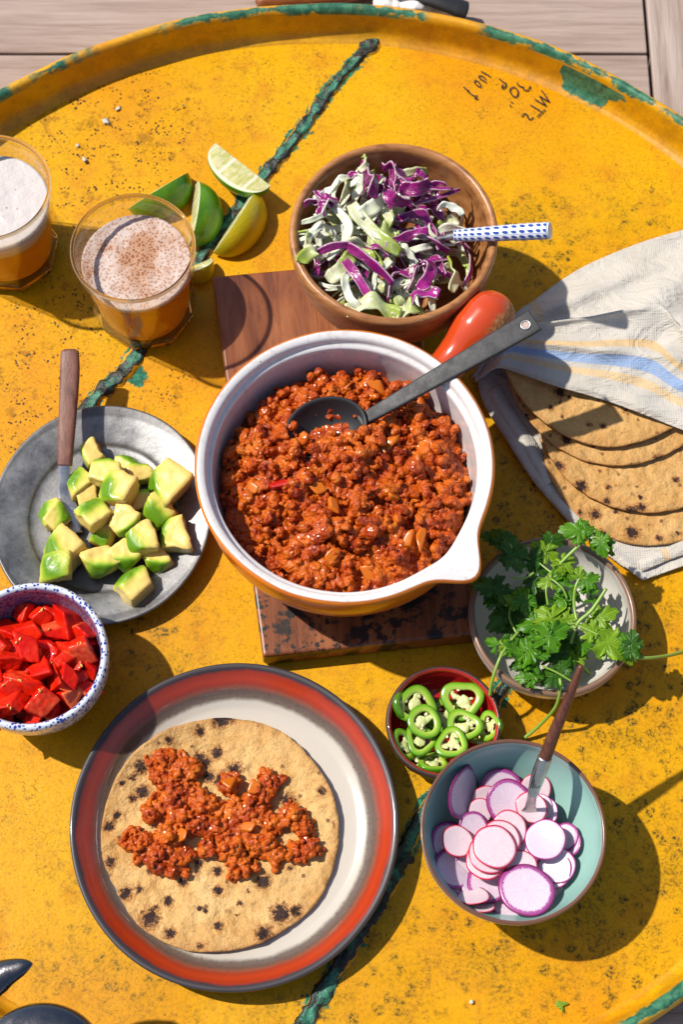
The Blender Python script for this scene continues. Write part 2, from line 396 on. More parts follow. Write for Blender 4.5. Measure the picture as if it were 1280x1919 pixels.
# ---------------------------------------------------------------- shared materials
def m_wood(name, c0, c1, c2, sx=(14, 150, 60), rough=.5, burn=False, seed=0.0, ring=False):
    t = NT(name); p = t.v_('ADD', t.obj(), (seed, seed * 2, seed)); q = t.scale(p, sx)
    g = t.noise(q, 1, 6, .6, .8); f = t.noise(t.scale(p, tuple(v * 4.5 for v in sx)), 1, 4, .65)
    c = t.ramp(g, [(.28, c0), (.5, c1), (.72, c2)]); c = t.mix(t.m_('MULTIPLY', t.step(f, .54, .72), .55), c, c0)
    if burn:
        b = t.m_('MULTIPLY', t.step(t.noise(p, 48, 6, .72), .50, .56), t.step(t.m_('ADD', t.sep(t.obj())[1], t.m_('MULTIPLY', t.noise(p, 30), .05)), -.03, -.07))
        b = t.m_('MAXIMUM', b, t.step(t.noise(p, 60, 4, .6), .70, .72)); c = t.mix(b, c, (.012, .009, .008))
    t.set('col', c); t.set('rough', rough); t.set('nrm', t.bump(t.m_('ADD', g, f), .25, .0008)); return t.m
def m_steel(name, c, rough=.3, metal=1.0, wear=.3):
    t = NT(name); p = t.jit(t.obj(), 3); n = t.noise(p, 120, 6, .7); n2 = t.noise(p, 900, 3, .6)
    t.set('col', t.mix(t.m_('MULTIPLY', t.step(n, .45, .7), wear), c, tuple(v * .35 for v in c))); t.set('metal', metal)
    t.set('rough', t.step(n, .3, .7, rough, rough + .18)); t.set('nrm', t.bump(n2, .12, .0006)); return t.m
DARKSTEEL = m_steel('blackened_steel', (.014, .014, .016), .45, .0, .5)
STEEL = m_steel('brushed_steel', (.52, .51, .50), .26)

# ---------------------------------------------------------------- cutting board
ZB = .020
TLc, BLc, BRc = P(383, 519, ZB), P(477, 1232, ZB), P(880, 1190, ZB)
ctr = (TLc + BRc) / 2; ax = (BRc - BLc); ang = math.atan2(ax.y, ax.x); hw = ax.length / 2
ay = Vector((-math.sin(ang), math.cos(ang), 0)); hh = abs((TLc - BLc).dot(ay)) / 2; axn = ax.normalized()
ctr = BLc + axn * hw + ay * hh; shear = ((TLc - BLc).dot(axn)) / (2 * hh)
bd = thing('cutting_board', 'reddish brown wooden board with scorch marks under the orange pot', 'board', (ctr.x, ctr.y, 0.0), rot=(0, 0, ang))
V, F = box(-hw, hw, -hh, hh, .0006, ZB)
o = ob('board', [(x + shear * y, y, z) for x, y, z in V], F, m_wood('board_wood', (.085, .018, .004), (.22, .062, .016), (.34, .12, .036), (70, 9, 60), .42, True), bd, smooth=False); bev(o, .0022, 3)
bev(ob('end_batten', *box(-hw * .96, hw * .96, hh + .0004, hh + .0009, .003, ZB - .003), m_plain('end_grain', (.10, .035, .014)), bd, smooth=False), .0002)

# ---------------------------------------------------------------- pot
ZR = .098
PC = P(646, 866, ZR); PR = .0985
pot = thing('casserole_pot', 'orange glazed ceramic pot with white lining, pouring lip and bulb handle', 'pot', (PC.x, PC.y, ZB))
prof = [(.0001, .0005), (.030, .0005), (.058, .0005), (.066, .002), (.079, .013), (.0895, .030), (.0945, .046), (.0955, .056), (.0950, .064), (.0945, .068), (.0962, .0715), (.0978, .0745), (.0980, .0765), (.0968, .0782), (.0945, .0785), (.0918, .0775), (.0905, .0755), (.0898, .0725), (.0876, .0712), (.0866, .069), (.0862, .060), (.0835, .035), (.070, .012), (.045, .006), (.0001, .005)]
prof = smooth_prof(prof, 4); top_i = max(range(len(prof)), key=lambda i: prof[i][1])
A0 = R(-43)
def potfn(a, r, z, i):
    d = (a - A0 + math.pi) % (2 * math.pi) - math.pi
    g = math.exp(-(d / .155) ** 2); w = max(0, min(1, (z - .045) / .03)); w = w * w
    k = r + .0175 * g * w * (1.0 if i <= top_i else max(.15, 1 - (i - top_i) / 11))
    zz = z - .003 * g * w + .0004 * fbm((math.cos(a) * 2, math.sin(a) * 2, z * 20), 1.5, 2)
    return (k * math.cos(a), k * math.sin(a), zz)
V, F = lathe(prof, 200, potfn)
inn = np.repeat([min(1, max(0, (i - (top_i - 5)) / 5)) for i in range(len(prof))], 200)
t = NT('pot_glaze'); p = t.obj(); n1 = t.noise(p, 30, 5, .6); n2 = t.noise(p, 260, 4, .6); e = t.attr('inner')
ee = t.m_('ADD', e, t.m_('MULTIPLY', t.m_('SUBTRACT', n1, .5), .5))
oc = t.mix(t.step(n1, .35, .7), (.64, .165, .003), (.52, .105, .003)); oc = t.mix(t.m_('MULTIPLY', t.step(n2, .55, .7), .3), oc, (.27, .06, .008))
wc = t.mix(t.step(n2, .52, .72), (.66, .62, .60), (.56, .50, .47)); wc = t.mix(t.step(t.vor(p, 55), .045, .03), wc, (.10, .05, .03))
rimc = t.mix(t.step(ee, .55, .85), (.40, .13, .02), wc)
t.set('col', t.mix(t.step(ee, .25, .6), oc, rimc)); t.set('rough', .26); t.set('coat', .3); t.set('coatr', .12); t.set('nrm', t.bump(t.m_('ADD', n1, t.m_('MULTIPLY', n2, .3)), .12, .002))
ob('body', V, F, t.m, pot, attrs={'inner': inn})
# handle
t = NT('handle_glaze'); p = t.obj(); n = t.noise(p, 60, 5, .65); x, y, z = t.sep(p)
side = t.step(t.m_('ADD', t.m_('ADD', t.m_('MULTIPLY', x, .62), t.m_('MULTIPLY', y, -.42)), t.m_('MULTIPLY', t.m_('SUBTRACT', n, .5), .02)), .003, .008)
bare = t.mix(t.step(t.noise(p, 420, 3), .4, .65), (.30, .10, .03), (.44, .20, .07))
t.set('col', t.mix(side, (.52, .055, .010), bare)); t.set('rough', t.m_('ADD', t.m_('MULTIPLY', side, .4), .16)); t.set('coat', t.m_('SUBTRACT', .6, t.m_('MULTIPLY', side, .6)))
t.set('nrm', t.bump(t.noise(p, 500, 3), t.m_('MULTIPLY', side, .5), .001))
hp = spline([P(806, 719, .070), P(850, 671, .074), P(883, 629, .080), P(915, 594, .084), P(935, 573, .086), P(944, 563, .086)], 8)
rr = lerp_list([.013, .0125, .0140, .0182, .0192, .0170, .0125, .0045], len(hp)); c0 = hp[28]
V, F = tube(hp, rr, 32)
ob('handle', [v - c0 for v in V], F, t.m, pot, loc=c0 - pot.location)

# ---------------------------------------------------------------- dishes
def dish(name, label, px, py, zr, prof, mat, zbase=0.0, n=160, sy=1.0, fn=None, part='body', ip=None, **k):
    c = P(px, py, zr); o = thing(name, label, k.get('cat', 'bowl'), (c.x, c.y, zbase))
    pr = smooth_prof(prof, 5); mx = max(range(len(pr)), key=lambda i: pr[i][1])
    def f0(a, r, z, i):
        w = 1 + .006 * fbm((math.cos(a), math.sin(a), z * 9), 1.3, 2); return (r * w * math.cos(a), r * w * math.sin(a) * sy, z + .0005 * fbm((math.cos(a), math.sin(a), 5), 1.6, 2) * min(1, r / .03))
    V, F = lathe(pr, n, fn or f0)
    inn = np.repeat([min(1, max(0, (i - (mx - 4)) / 8)) for i in range(len(pr))], n)
    ob(part, V, F, mat, o, attrs={'inner': inn}); o['_r'] = 0; del o['_r']
    return o, c
def bowlprof(R0, H, foot, th, flat=.45, lip=1.0, pw=2.2):
    """outer then inner profile of an open bowl"""
    out = [(.0001, .0006), (foot * .8, .0006), (foot, .0006)]
    for k in range(1, 8):
        u = k / 7; out.append((foot + (R0 - foot) * (1 - (1 - u) ** pw) ** (1 / 1.25), .0006 + (H - .0006) * u))
    out.append((R0 - th * .5, H + th * .45 * lip)); out.append((R0 - th, H - th * .1))
    for k in range(6, 0, -1):
        u = k / 7; out.append((max(.003, foot - th + (R0 - foot) * (1 - (1 - u) ** pw) ** (1 / 1.25)), th + (H - th) * u))
    out += [(foot * .6, th + .0008), (.0001, th + .0005)]
    return out

# dinner plate with red band
DR = .1062
prof = [(.0001, .0008), (.055, .0008), (.060, .001), (.078, .004), (.095, .012), (.1045, .0195), (.1062, .0215), (.1055, .0232), (.1035, .0233), (.1010, .0218), (.0955, .0165), (.0885, .0105), (.0820, .0072), (.0765, .0060), (.06, .0056), (.03, .0054), (.0001, .0054)]
t = NT('banded_glaze'); p = t.obj(); n1 = t.noise(p, 40, 5, .65); n2 = t.noise(p, 420, 4, .7); e = t.attr('inner')
x, y, z = t.sep(p); r = t.m_('ADD', t.rad(p), t.m_('MULTIPLY', t.m_('SUBTRACT', n1, .5), .004)); n3 = t.noise(t.comb(t.m_('MULTIPLY', r, 900), t.m_('MULTIPLY', x, 25), t.m_('MULTIPLY', y, 25)), 1, 4, .6)
band = t.ramp(t.m_('DIVIDE', r, .11), [(.0, (.50, .45, .39)), (.60, (.56, .51, .44)), (.765, (.50, .45, .38)), (.788, (.15, .11, .08)), (.822, (.12, .075, .055)), (.838, (.24, .075, .04)), (.856, (.32, .034, .012)), (.882, (.42, .038, .007)), (.915, (.32, .026, .006)), (.930, (.035, .024, .026)), (1, (.032, .03, .038))])
spk = t.m_('MULTIPLY', t.step(n2, .50, .66), t.m_('MULTIPLY', t.step(r, .0835, .087), t.step(r, .096, .091)))
band = t.mix(t.m_('MULTIPLY', spk, .7), band, (.09, .06, .05))
band = t.mix(t.m_('MULTIPLY', t.m_('MULTIPLY', t.step(n3, .62, .72), t.step(r, .089, .0905)), t.step(r, .094, .0925)), band, (.5, .38, .34))
out = t.mix(n1, (.03, .028, .034), (.05, .045, .05))
t.set('col', t.mix(t.step(e, .05, .25), out, band)); t.set('rough', t.step(r, .098, .104, .2, .5)); t.set('coat', .35); t.set('coatr', .12); t.set('nrm', t.bump(t.m_('ADD', n3, t.m_('MULTIPLY', n2, .5)), .10, .0012))
dinner, DC = dish('dinner_plate', 'round stoneware plate with red band and black edge holding a topped tortilla', 440, 1541, .022, prof, t.m, cat='plate', n=200)

# pewter plate
prof = [(.0001, .0006), (.045, .0006), (.055, .003), (.066, .008), (.0745, .0112), (.0768, .0128), (.0765, .0142), (.0745, .0143), (.067, .0118), (.0600, .0090), (.0535, .0060), (.0500, .0032), (.040, .0026), (.02, .0026), (.0001, .0026)]
t = NT('pewter'); p = t.obj(); n1 = t.noise(p, 45, 6, .7); n2 = t.noise(p, 300, 5, .7)
c = t.ramp(n1, [(.3, (.15, .147, .145)), (.5, (.29, .285, .28)), (.7, (.40, .395, .39))]); c = t.mix(t.m_('MULTIPLY', t.step(n2, .55, .68), .45), c, (.10, .10, .10))
r = t.rad(p); c = t.mix(t.m_('MULTIPLY', t.step(t.m_('ADD', r, t.m_('MULTIPLY', n1, .008)), .058, .052), .55), c, (.13, .125, .12)); c = t.mix(t.m_('MULTIPLY', t.step(r, .0735, .076), .6), c, (.09, .085, .085))
t.set('col', c); t.set('metal', .8); t.set('rough', t.step(n1, .3, .7, .42, .58)); t.set('nrm', t.bump(t.m_('ADD', n1, t.m_('MULTIPLY', n2, .4)), .22, .0015))
pewter, WC = dish('pewter_plate', 'worn grey metal plate full of avocado chunks', 190, 961, .0135, prof, t.m, sy=1.07, cat='plate')

# wooden bowl
prof = bowlprof(.0722, .078, .040, .0062, pw=2.0)
WOODB = m_wood('bowl_wood', (.13, .042, .014), (.33, .145, .052), (.44, .22, .085), (16, 16, 90), .42, seed=.31)
t = NT('bowl_wood_turned'); p = t.v_('ADD', t.obj(), (.02, .11, .0)); q = t.scale(p, (22, 30, 90)); w = t.n('TexWave', {'Vector': p, 'Scale': 34.0, 'Distortion': 9.0, 'Detail': 3.0, 'Detail Scale': 1.3}, out=1, wave_type='RINGS', rings_direction='X')
g = t.noise(q, 1, 6, .62, 1.4); f = t.noise(t.scale(p, (90, 400, 400)), 1, 4, .6)
c = t.ramp(t.m_('ADD', t.m_('MULTIPLY', w, .14), t.m_('MULTIPLY', g, .80)), [(.22, (.15, .045, .012)), (.45, (.36, .150, .048)), (.75, (.46, .215, .080))])
c = t.mix(t.m_('MULTIPLY', t.step(f, .52, .7), .4), c, (.14, .045, .014)); t.set('col', c); t.set('rough', .36); t.set('nrm', t.bump(t.m_('ADD', g, f), .15, .0008))
wbowl, BC = dish('wooden_bowl', 'turned wooden bowl heaped with shredded purple and green cabbage', 738, 436, .098, prof, t.m, zbase=ZB)

# cilantro bowl
t = NT('white_stoneware'); p = t.obj(); n1 = t.noise(p, 30, 4); n2 = t.noise(p, 350, 4, .65); z = t.sep(p)[2]; e = t.attr('inner')
c = t.mix(t.step(n2, .55, .75), (.55, .52, .47), (.44, .41, .36)); c = t.mix(t.step(t.m_('ADD', z, t.m_('MULTIPLY', t.m_('SUBTRACT', n1, .5), .004)), .0355, .0372), c, (.22, .125, .08))
t.set('col', c); t.set('rough', .28); t.set('coat', .3); t.set('nrm', t.bump(n1, .1, .002))
cbowl, CC = dish('white_bowl', 'shallow white stoneware bowl with brown edge full of cilantro', 1037, 1153, .038, bowlprof(.0558, .037, .030, .0042, pw=2.4), t.m)

# jalapeno dish
t = NT('red_dish'); p = t.obj(); n1 = t.noise(p, 60, 5, .7); e = t.attr('inner')
c = t.mix(t.step(t.m_('ADD', e, t.m_('MULTIPLY', t.m_('SUBTRACT', n1, .5), .3)), .5, .75), (.045, .022, .018), (.42, .012, .012)); t.set('col', c); t.set('rough', t.step(e, .4, .8, .5, .15)); t.set('coat', t.m_('MULTIPLY', e, .5)); t.set('nrm', t.bump(t.noise(p, 300, 4), .3, .001))
jdish, JC = dish('red_dish', 'small dark clay dish glazed red inside with sliced green peppers', 832, 1352, .028, bowlprof(.0378, .0272, .024, .0034, pw=2.6), t.m, cat='dish')

# turquoise bowl
t = NT('turquoise_glaze'); p = t.obj(); n1 = t.noise(p, 25, 4); z = t.sep(p)[2]; e = t.attr('inner')
c = t.mix(t.step(n1, .3, .7), (.30, .50, .44), (.25, .44, .39)); c = t.mix(t.step(t.m_('ADD', z, t.m_('MULTIPLY', t.m_('SUBTRACT', t.noise(p, 90), .5), .0015)), .0590, .0600), c, (.14, .06, .035))
t.set('col', c); t.set('rough', .3); t.set('coat', .25); t.set('coatr', .15); t.set('nrm', t.bump(n1, .06, .002))
rbowl, RC = dish('turquoise_bowl', 'turquoise bowl with thin brown edge full of sliced radish', 963, 1556, .060, bowlprof(.0577, .0595, .022, .0026, pw=1.75), t.m)

# speckled bowl
t = NT('blue_speckle'); p = t.obj(); v = t.vor(t.v_('ADD', p, t.scale(t.noise(p, 250, 2, out=1), (.002, .002, .002))), 420); n = t.noise(p, 160, 4, .65)
d = t.step(t.m_('ADD', v, t.m_('MULTIPLY', t.m_('SUBTRACT', n, .5), .9)), .46, .34)
c = t.mix(d, (.60, .63, .68), (.02, .05, .28)); e = t.attr('inner'); c = t.mix(t.m_('MULTIPLY', t.step(e, .75, 1.0), .75), c, t.mix(t.step(n, .4, .6), (.18, .05, .12), (.03, .02, .16)))
t.set('col', c); t.set('rough', .2); t.set('coat', .4); t.set('nrm', t.bump(n, .08, .001))
tbowl, OC = dish('speckled_bowl', 'blue speckled white bowl full of diced tomato', 57, 1227, .058, bowlprof(.0500, .0555, .026, .0052, lip=1.0, pw=2.2), t.m)

# ---------------------------------------------------------------- glasses of beer
def m_glass():
    t = NT('thick_glass'); t.t.nodes.remove(t.b)
    t.L(t.n('BsdfGlass', {'Color': (1, .93, .78), 'Roughness': 0.0, 'IOR': 1.45}), t.out.inputs[0]); return t.m
def m_wall():
    t = NT('thin_glass'); t.t.nodes.remove(t.b)
    tr = t.n('BsdfTransparent', {'Color': (.99, .975, .95)}); gl = t.n('BsdfGlossy', {'Color': (1, 1, 1), 'Roughness': .04}); rf = t.n('BsdfRefraction', {'Color': (1, .98, .95), 'Roughness': 0.0, 'IOR': 1.3})
    fc = t.n('LayerWeight', {'Blend': .5}, out='Facing'); fr = t.m_('ADD', t.m_('MULTIPLY', t.m_('POWER', fc, 3.5), .50), .02)
    th = t.n('MixShader', {0: .06, 1: tr, 2: rf}); t.L(t.n('MixShader', {0: fr, 1: th, 2: gl}), t.out.inputs[0]); return t.m
def m_beer(cg, ct):
    t = NT('amber_beer'); t.t.nodes.remove(t.b)
    g = t.n('BsdfRefraction', {'Color': cg, 'Roughness': .01, 'IOR': 1.25}); tr = t.n('BsdfTransparent', {'Color': ct})
    cl = t.n('MixShader', {0: .2, 1: tr, 2: g}); df = t.n('MixShader', {0: .70, 1: t.n('BsdfDiffuse', {'Color': (1, .37, .002)}), 2: t.n('BsdfTranslucent', {'Color': (1, .55, .012)})})
    t.L(t.n('MixShader', {0: .68, 1: cl, 2: df}), t.out.inputs[0]); return t.m
def m_foam(open_):
    t = NT('beer_foam'); p = t.obj(); wv = t.v_('ADD', p, t.scale(t.noise(p, 200, 2, out=1), (.0015, .0015, 0)))
    v = t.vor(wv, 470); v2 = t.vor(wv, 1000); big = t.noise(p, 34, 4, .6); r = t.rad(p)
    bub = t.step(v, .28, .52); bub2 = t.step(v2, .3, .65)
    cover = t.step(t.m_('ADD', big, t.m_('MULTIPLY', r, 6.0)), .52, .76) if open_ else .96
    light = t.mix(t.m_('MULTIPLY', bub2, .5), (.60, .42, .33), (.66, .52, .45)) if open_ else t.mix(t.m_('MULTIPLY', bub2, .5), (.62, .56, .53), (.68, .63, .61)); dark = (.30, .11, .04)
    c = t.mix(bub, t.mix(cover, dark, (.52, .32, .22)), t.mix(cover, (.52, .30, .19), (.70, .58, .52))) if open_ else light
    pits = t.m_('MULTIPLY', t.step(t.vor(p, 160), .16, .10), t.step(t.noise(p, 40), .45, .6)); c = t.mix(t.m_('MULTIPLY', pits, .75), c, (.30, .11, .04))
    t.set('col', c); t.set('rough', .3); t.set('spec', .15); t.L(t.n('MixShader', {0: .20 if open_ else .10, 1: t.b.outputs[0], 2: t.n('BsdfTransparent', {'Color': (1, .72, .4)})}), t.out.inputs[0])
    t.set('nrm', t.bump(t.m_('ADD', v, t.m_('MULTIPLY', v2, .5)), .30, .0006)); return t.m
MG = m_glass(); MW = m_wall()
def glass(px, py, glabel, blabel, lvl, foam, cg, ct, open_, spin):
    HG = .092; c = P(px, py, HG); o = thing('beer_glass', glabel, 'glass', (c.x, c.y, .0), 'glasses of beer')
    rc = lambda z: .0322 + (.0435 - .0322) * (max(0, z) / HG) ** .8
    def rout(a, z):
        q = ((a + spin) % (math.pi / 4)) - math.pi / 8; oc = (rc(z) + .0008) * .965 / math.cos(q)
        w = min(1, max(0, (z - .034) / .016)); w = w * w * (3 - 2 * w); return oc * (1 - w) + rc(z) * w
    n = 128; rin = lambda z: max(.001, (rc(z) - .0024) * (1 if z > .0155 else (max(0, (z - .0085) / .007)) ** .42))
    def shell(rows, closed=False):
        V = []; F = []; m = len(rows)
        for f, z in rows:
            for k in range(n):
                a = 2 * math.pi * k / n; r = f(a); V.append((r * math.cos(a), r * math.sin(a), z))
        for i in range(m if closed else m - 1):
            j = (i + 1) % m
            for k in range(n): k2 = (k + 1) % n; F.append((i * n + k, i * n + k2, j * n + k2, j * n + k))
        if not closed: F.append(tuple(range(n))[::-1]); F.append(tuple((m - 1) * n + k for k in range(n)))
        return V, F
    O = lambda z, d=0.0: ((lambda a: rout(a, z) - d), z); I = lambda z: ((lambda a: rin(z)), z)
    V, F = shell([((lambda a: .020), .0028), O(.0006, .0030), O(.0006, .0020), O(.0015, .0008), O(.003), O(.005), O(.0075), O(.0100, .0002), O(.0108, .0022), ((lambda a: .025), .0092), ((lambda a: .010), .0087), ((lambda a: .0005), .0086)])
    ob('base', V, F, MG, o)
    V, F = shell([O(z) for z in (.0106, .013, .0165, .02, .024, .028, .031, .034, .037, .040, .043, .046, .05, .06, .07, .08, .0895)] + [I(z) for z in (.0895, .085, .075, .065, .055, .045, .035, .028, .023, .0185, .0145, .0112)], True)
    ob('wall', V, F, MW, o)
    rr_ = rc(.0905) - .0011; V, F = shell([((lambda a, q=q: rr_ + .0014 * math.cos(q * math.pi / 5)), .0905 + .0014 * math.sin(q * math.pi / 5)) for q in range(10)], True)
    ob('lip', V, F, MG, o)
    b = thing('beer', blabel, 'beer', (c.x, c.y, .0094), 'glasses of beer')
    zs = [.0096, .0102, .0112, .0128, .0155, .02, .027, .034, .044, .052, lvl - foam]
    V, F = lathe([(rin(z) - .0004, z - .0094) for z in zs], 96); ob('liquid', V, F, m_beer(cg, ct), b)
    def ff(a, r, z, i): return (r * math.cos(a), r * math.sin(a), z + (.0006 * fbm((r * math.cos(a), r * math.sin(a), 0), 120, 3) if i > 1 else 0))
    pr = [(rin(lvl - foam) - .0005, lvl - foam + .0002 - .0094), (rin(lvl) - .0004, lvl - .0094)] + [(rin(lvl) * k / 24 - .0004 * (k / 24), lvl - .0094 - .0008 * (1 - (k / 24) ** 6)) for k in range(23, 0, -1)]
    V, F = lathe(pr, 96, ff); ob('foam', V, F, m_foam(open_), b)
glass(248, 462, 'faceted clear glass of amber beer beside the lime wedges', 'amber beer with thin brownish bubbly foam beside the lime wedges', .071, .0045, (1, .66, .14), (1, .70, .17), 1, .2)
glass(-22, 349, 'faceted clear glass of pale headed beer at the table rim side', 'golden beer with thick white foam head', .072, .017, (1, .72, .20), (1, .76, .24), 0, .5)

# ---------------------------------------------------------------- limes
def m_rind(yellow):
    t = NT('lime_rind'); p = t.jit(t.obj(), 2); n = t.noise(p, 60, 3); d = t.vor(p, 700)
    c = t.mix(t.step(n, .35, .7), (.06, .21, .004), (.13, .31, .008)) if not yellow else t.mix(t.step(n, .35, .7), (.60, .46, .008), (.46, .44, .012))
    t.set('col', c); t.set('rough', .32); t.set('nrm', t.bump(d, .25, .0006)); t.set('coat', .2); return t.m
def m_flesh():
    t = NT('lime_flesh'); f = t.attr('f'); u = t.attr('u'); p = t.jit(t.obj(), 2)
    st = t.noise(t.comb(t.m_('MULTIPLY', u, 30), t.m_('MULTIPLY', f, 2.5), 0.0), 1, 4, .6, .6)
    w = t.n('TexWave', {'Vector': t.comb(u, 0.0, 0.0), 'Scale': 1.15, 'Distortion': .6}, out=1, wave_type='BANDS')
    c = t.mix(t.step(st, .38, .66), (.46, .45, .14), (.64, .60, .34)); c = t.mix(t.step(w, .95, .99), c, (.68, .66, .50))
    c = t.mix(t.step(f, .80, .88), c, (.70, .70, .52)); c = t.mix(t.step(f, .955, .99), c, (.20, .36, .03))
    t.set('col', c); t.set('rough', .22); t.set('sss', .3); t.set('ssss', .004); t.set('sssr', (.8, 1, .3)); t.set('nrm', t.bump(st, .3, .001)); return t.m
RIND, RINDY, FLESH = m_rind(0), m_rind(1), m_flesh()
def lime(a, b, roll, label, Rr=.0215, half=33, yel=0, z=None):
    z = .0205 if z is None else z
    A, B = P(*a, z), P(*b, z); L = (B - A).length; yaw = math.atan2(B.y - A.y, B.x - A.x); c = (A + B) / 2
    o = thing('lime_wedge', label, 'lime', (c.x, c.y, z), 'lime wedges on the table', rot=Matrix.Rotation(yaw, 3, 'Z') @ Matrix.Rotation(R(roll), 3, 'X'))
    nt, na = 32, 16; rho = lambda t: Rr * max(0.0, math.sin(t)) ** .82 + .0006
    V = []; F = []
    for i in range(nt + 1):
        t = math.pi * i / nt
        for k in range(na + 1):
            q = R(-half + 2 * half * k / na); V.append((-L / 2 * math.cos(t), rho(t) * math.sin(q), -rho(t) * math.cos(q)))
    for i in range(nt):
        for k in range(na): F.append((i * (na + 1) + k, i * (na + 1) + k + 1, (i + 1) * (na + 1) + k + 1, (i + 1) * (na + 1) + k))
    ob('rind', V, [f[::-1] for f in F], RINDY if yel else RIND, o)
    for sg in (-1, 1):
        V = []; F = []; fa = []; ua = []; nf = 12
        for i in range(nt + 1):
            t = math.pi * i / nt
            for k in range(nf + 1):
                f = k / nf; q = R(sg * half); r = rho(t) * f; bul = .0007 * math.sin(math.pi * f) * math.sin(t) * (1 + fbm((i * .3, k * .4, L * 90), 1, 2))
                V.append((-L / 2 * math.cos(t), r * math.sin(q) + sg * bul * math.cos(q), -r * math.cos(q) + bul * math.sin(R(half)))); fa.append(f if 2 < i < nt - 2 else max(f, .9)); ua.append(t / math.pi)
        for i in range(nt):
            for k in range(nf):
                q = (i * (nf + 1) + k, i * (nf + 1) + k + 1, (i + 1) * (nf + 1) + k + 1, (i + 1) * (nf + 1) + k); F.append(q if sg < 0 else q[::-1])
        ob('flesh', V, F, FLESH, o, attrs={'f': fa, 'u': ua})
lime((404, 268), (507, 348), -62, 'lime wedge lying apart on the green seam with its pale flesh turned up')
lime((364, 350), (352, 462), 124, 'lime wedge with green rind up lying beside the beer glass', .0235, 36, 0, .004)
lime((472, 362), (398, 474), 122, 'yellowish lime wedge lying lowest beside the wooden board', .0235, 34, 1, .004)
lime((350, 326), (240, 392), 118, 'lime wedge lying behind the beer glass, its far end showing above the rim', .0225, 34, 0, .004)
lime((396, 484), (338, 508), 100, 'small lime wedge tucked between the beer glass and the board', .015, 34, 1, .005)
# ---------------------------------------------------------------- cooked mince
def bowl_inner(R0, H, foot, th, pw):
    us = np.linspace(0, 1, 60); rs = foot - th + (R0 - foot) * (1 - (1 - us) ** pw) ** (1 / 1.25); zs = th + (H - th) * us
    return lambda r: th if r < rs[0] else float(np.interp(r, rs, zs))
def spheres_mesh(S, vox, amp, fs, name, big=1.0):
    D, F0 = ico(2); D = np.array(D); F0 = np.array(F0); n = len(D)
    C = np.array([s[0] for s in S]); Rr = np.array([s[1] for s in S]); K = np.array([s[2] for s in S])
    W = D[None] * Rr[:, None, None] * K[:, None, :]
    gq = np.random.RandomState(3).normal(size=(len(S), 4)); gq /= np.linalg.norm(gq, axis=1)[:, None]; w0, x0, y0, z0 = gq.T
    RM = np.array([[1 - 2 * (y0**2 + z0**2), 2 * (x0*y0 - z0*w0), 2 * (x0*z0 + y0*w0)], [2 * (x0*y0 + z0*w0), 1 - 2 * (x0**2 + z0**2), 2 * (y0*z0 - x0*w0)], [2 * (x0*z0 - y0*w0), 2 * (y0*z0 + x0*w0), 1 - 2 * (x0**2 + y0**2)]]).transpose(2, 0, 1)
    RM[Rr > big] = np.eye(3)
    V = (C[:, None, :] + np.einsum('nij,nkj->nki', RM, W)).reshape(-1, 3)
    F = (F0[None] + (np.arange(len(S)) * n)[:, None, None]).reshape(-1, 3)
    me = bpy.data.meshes.new('tmp'); me.from_pydata(V.tolist(), [], F.tolist())
    o = bpy.data.objects.new('tmp', me); col.objects.link(o)
    m = o.modifiers.new('r', 'REMESH'); m.mode = 'VOXEL'; m.voxel_size = vox; m.use_smooth_shade = True
    s = o.modifiers.new('s', 'SMOOTH'); s.factor = .5; s.iterations = 2
    dg = bpy.context.evaluated_depsgraph_get(); me2 = bpy.data.meshes.new_from_object(o.evaluated_get(dg))
    bpy.data.objects.remove(o); bpy.data.meshes.remove(me)
    me2.name = name
    co = np.zeros(len(me2.vertices) * 3, np.float32); me2.vertices.foreach_get('co', co); co = co.reshape(-1, 3)
    no = np.zeros(len(me2.vertices) * 3, np.float32); me2.vertices.foreach_get('normal', no); no = no.reshape(-1, 3)
    d = np.array([(mn.noise(Vector(c) * fs * .55) * .9 + .5 - abs(mn.noise(Vector(c) * fs * 1.25)) * 1.3 + mn.noise(Vector(c) * fs * 2.9) * .35) for c in co.tolist()], np.float32)
    co += no * (d * amp)[:, None]
    me2.vertices.foreach_set('co', co.ravel()); me2.polygons.foreach_set('use_smooth', [True] * len(me2.polygons)); me2.update()
    return me2
def m_mince():
    t = NT('saucy_mince'); p = t.obj(); n1 = t.noise(p, 70, 4, .6); n2 = t.noise(p, 260, 4, .65); n3 = t.noise(p, 900, 3, .6)
    c = t.ramp(n1, [(.30, (.17, .010, .001)), (.44, (.38, .048, .002)), (.60, (.52, .105, .004)), (.80, (.60, .19, .022))])
    c = t.mix(t.m_('MULTIPLY', t.step(n2, .5, .68), .5), c, (.55, .15, .018)); c = t.mix(t.m_('MULTIPLY', t.step(n2, .46, .32), .65), c, (.20, .012, .001))
    t.set('col', c); t.set('rough', t.step(n2, .3, .7, .30, .52)); t.set('spec', .18); t.set('coat', .45); t.set('coatr', .08); t.set('sss', .12); t.set('ssss', .003); t.set('sssr', (1, .3, .1))
    t.set('nrm', t.bump(t.m_('ADD', n2, t.m_('MULTIPLY', n3, .7)), .45, .0012)); return t.m
MINCE = m_mince()
def clump(c, size, r, flat=.75):
    out = []
    for k in range(r.randint(9, 15)):
        q = Vector((r.gauss(0, 1), r.gauss(0, 1), r.gauss(0, 1) * flat)).normalized() * size * r.uniform(.3, .95)
        s = size * r.uniform(.20, .46); out.append(((c[0] + q.x, c[1] + q.y, c[2] + q.z), s, (r.uniform(.6, 1.6), r.uniform(.6, 1.6), r.uniform(.6, 1.2))))
    return out
r_ = random.Random(11)
def pot_h(x, y):
    d = math.hypot(x, y) / .083
    return .0445 + .0165 * (1 - d * d) + .0050 * fbm((x, y, 0), 38, 2)
S = []
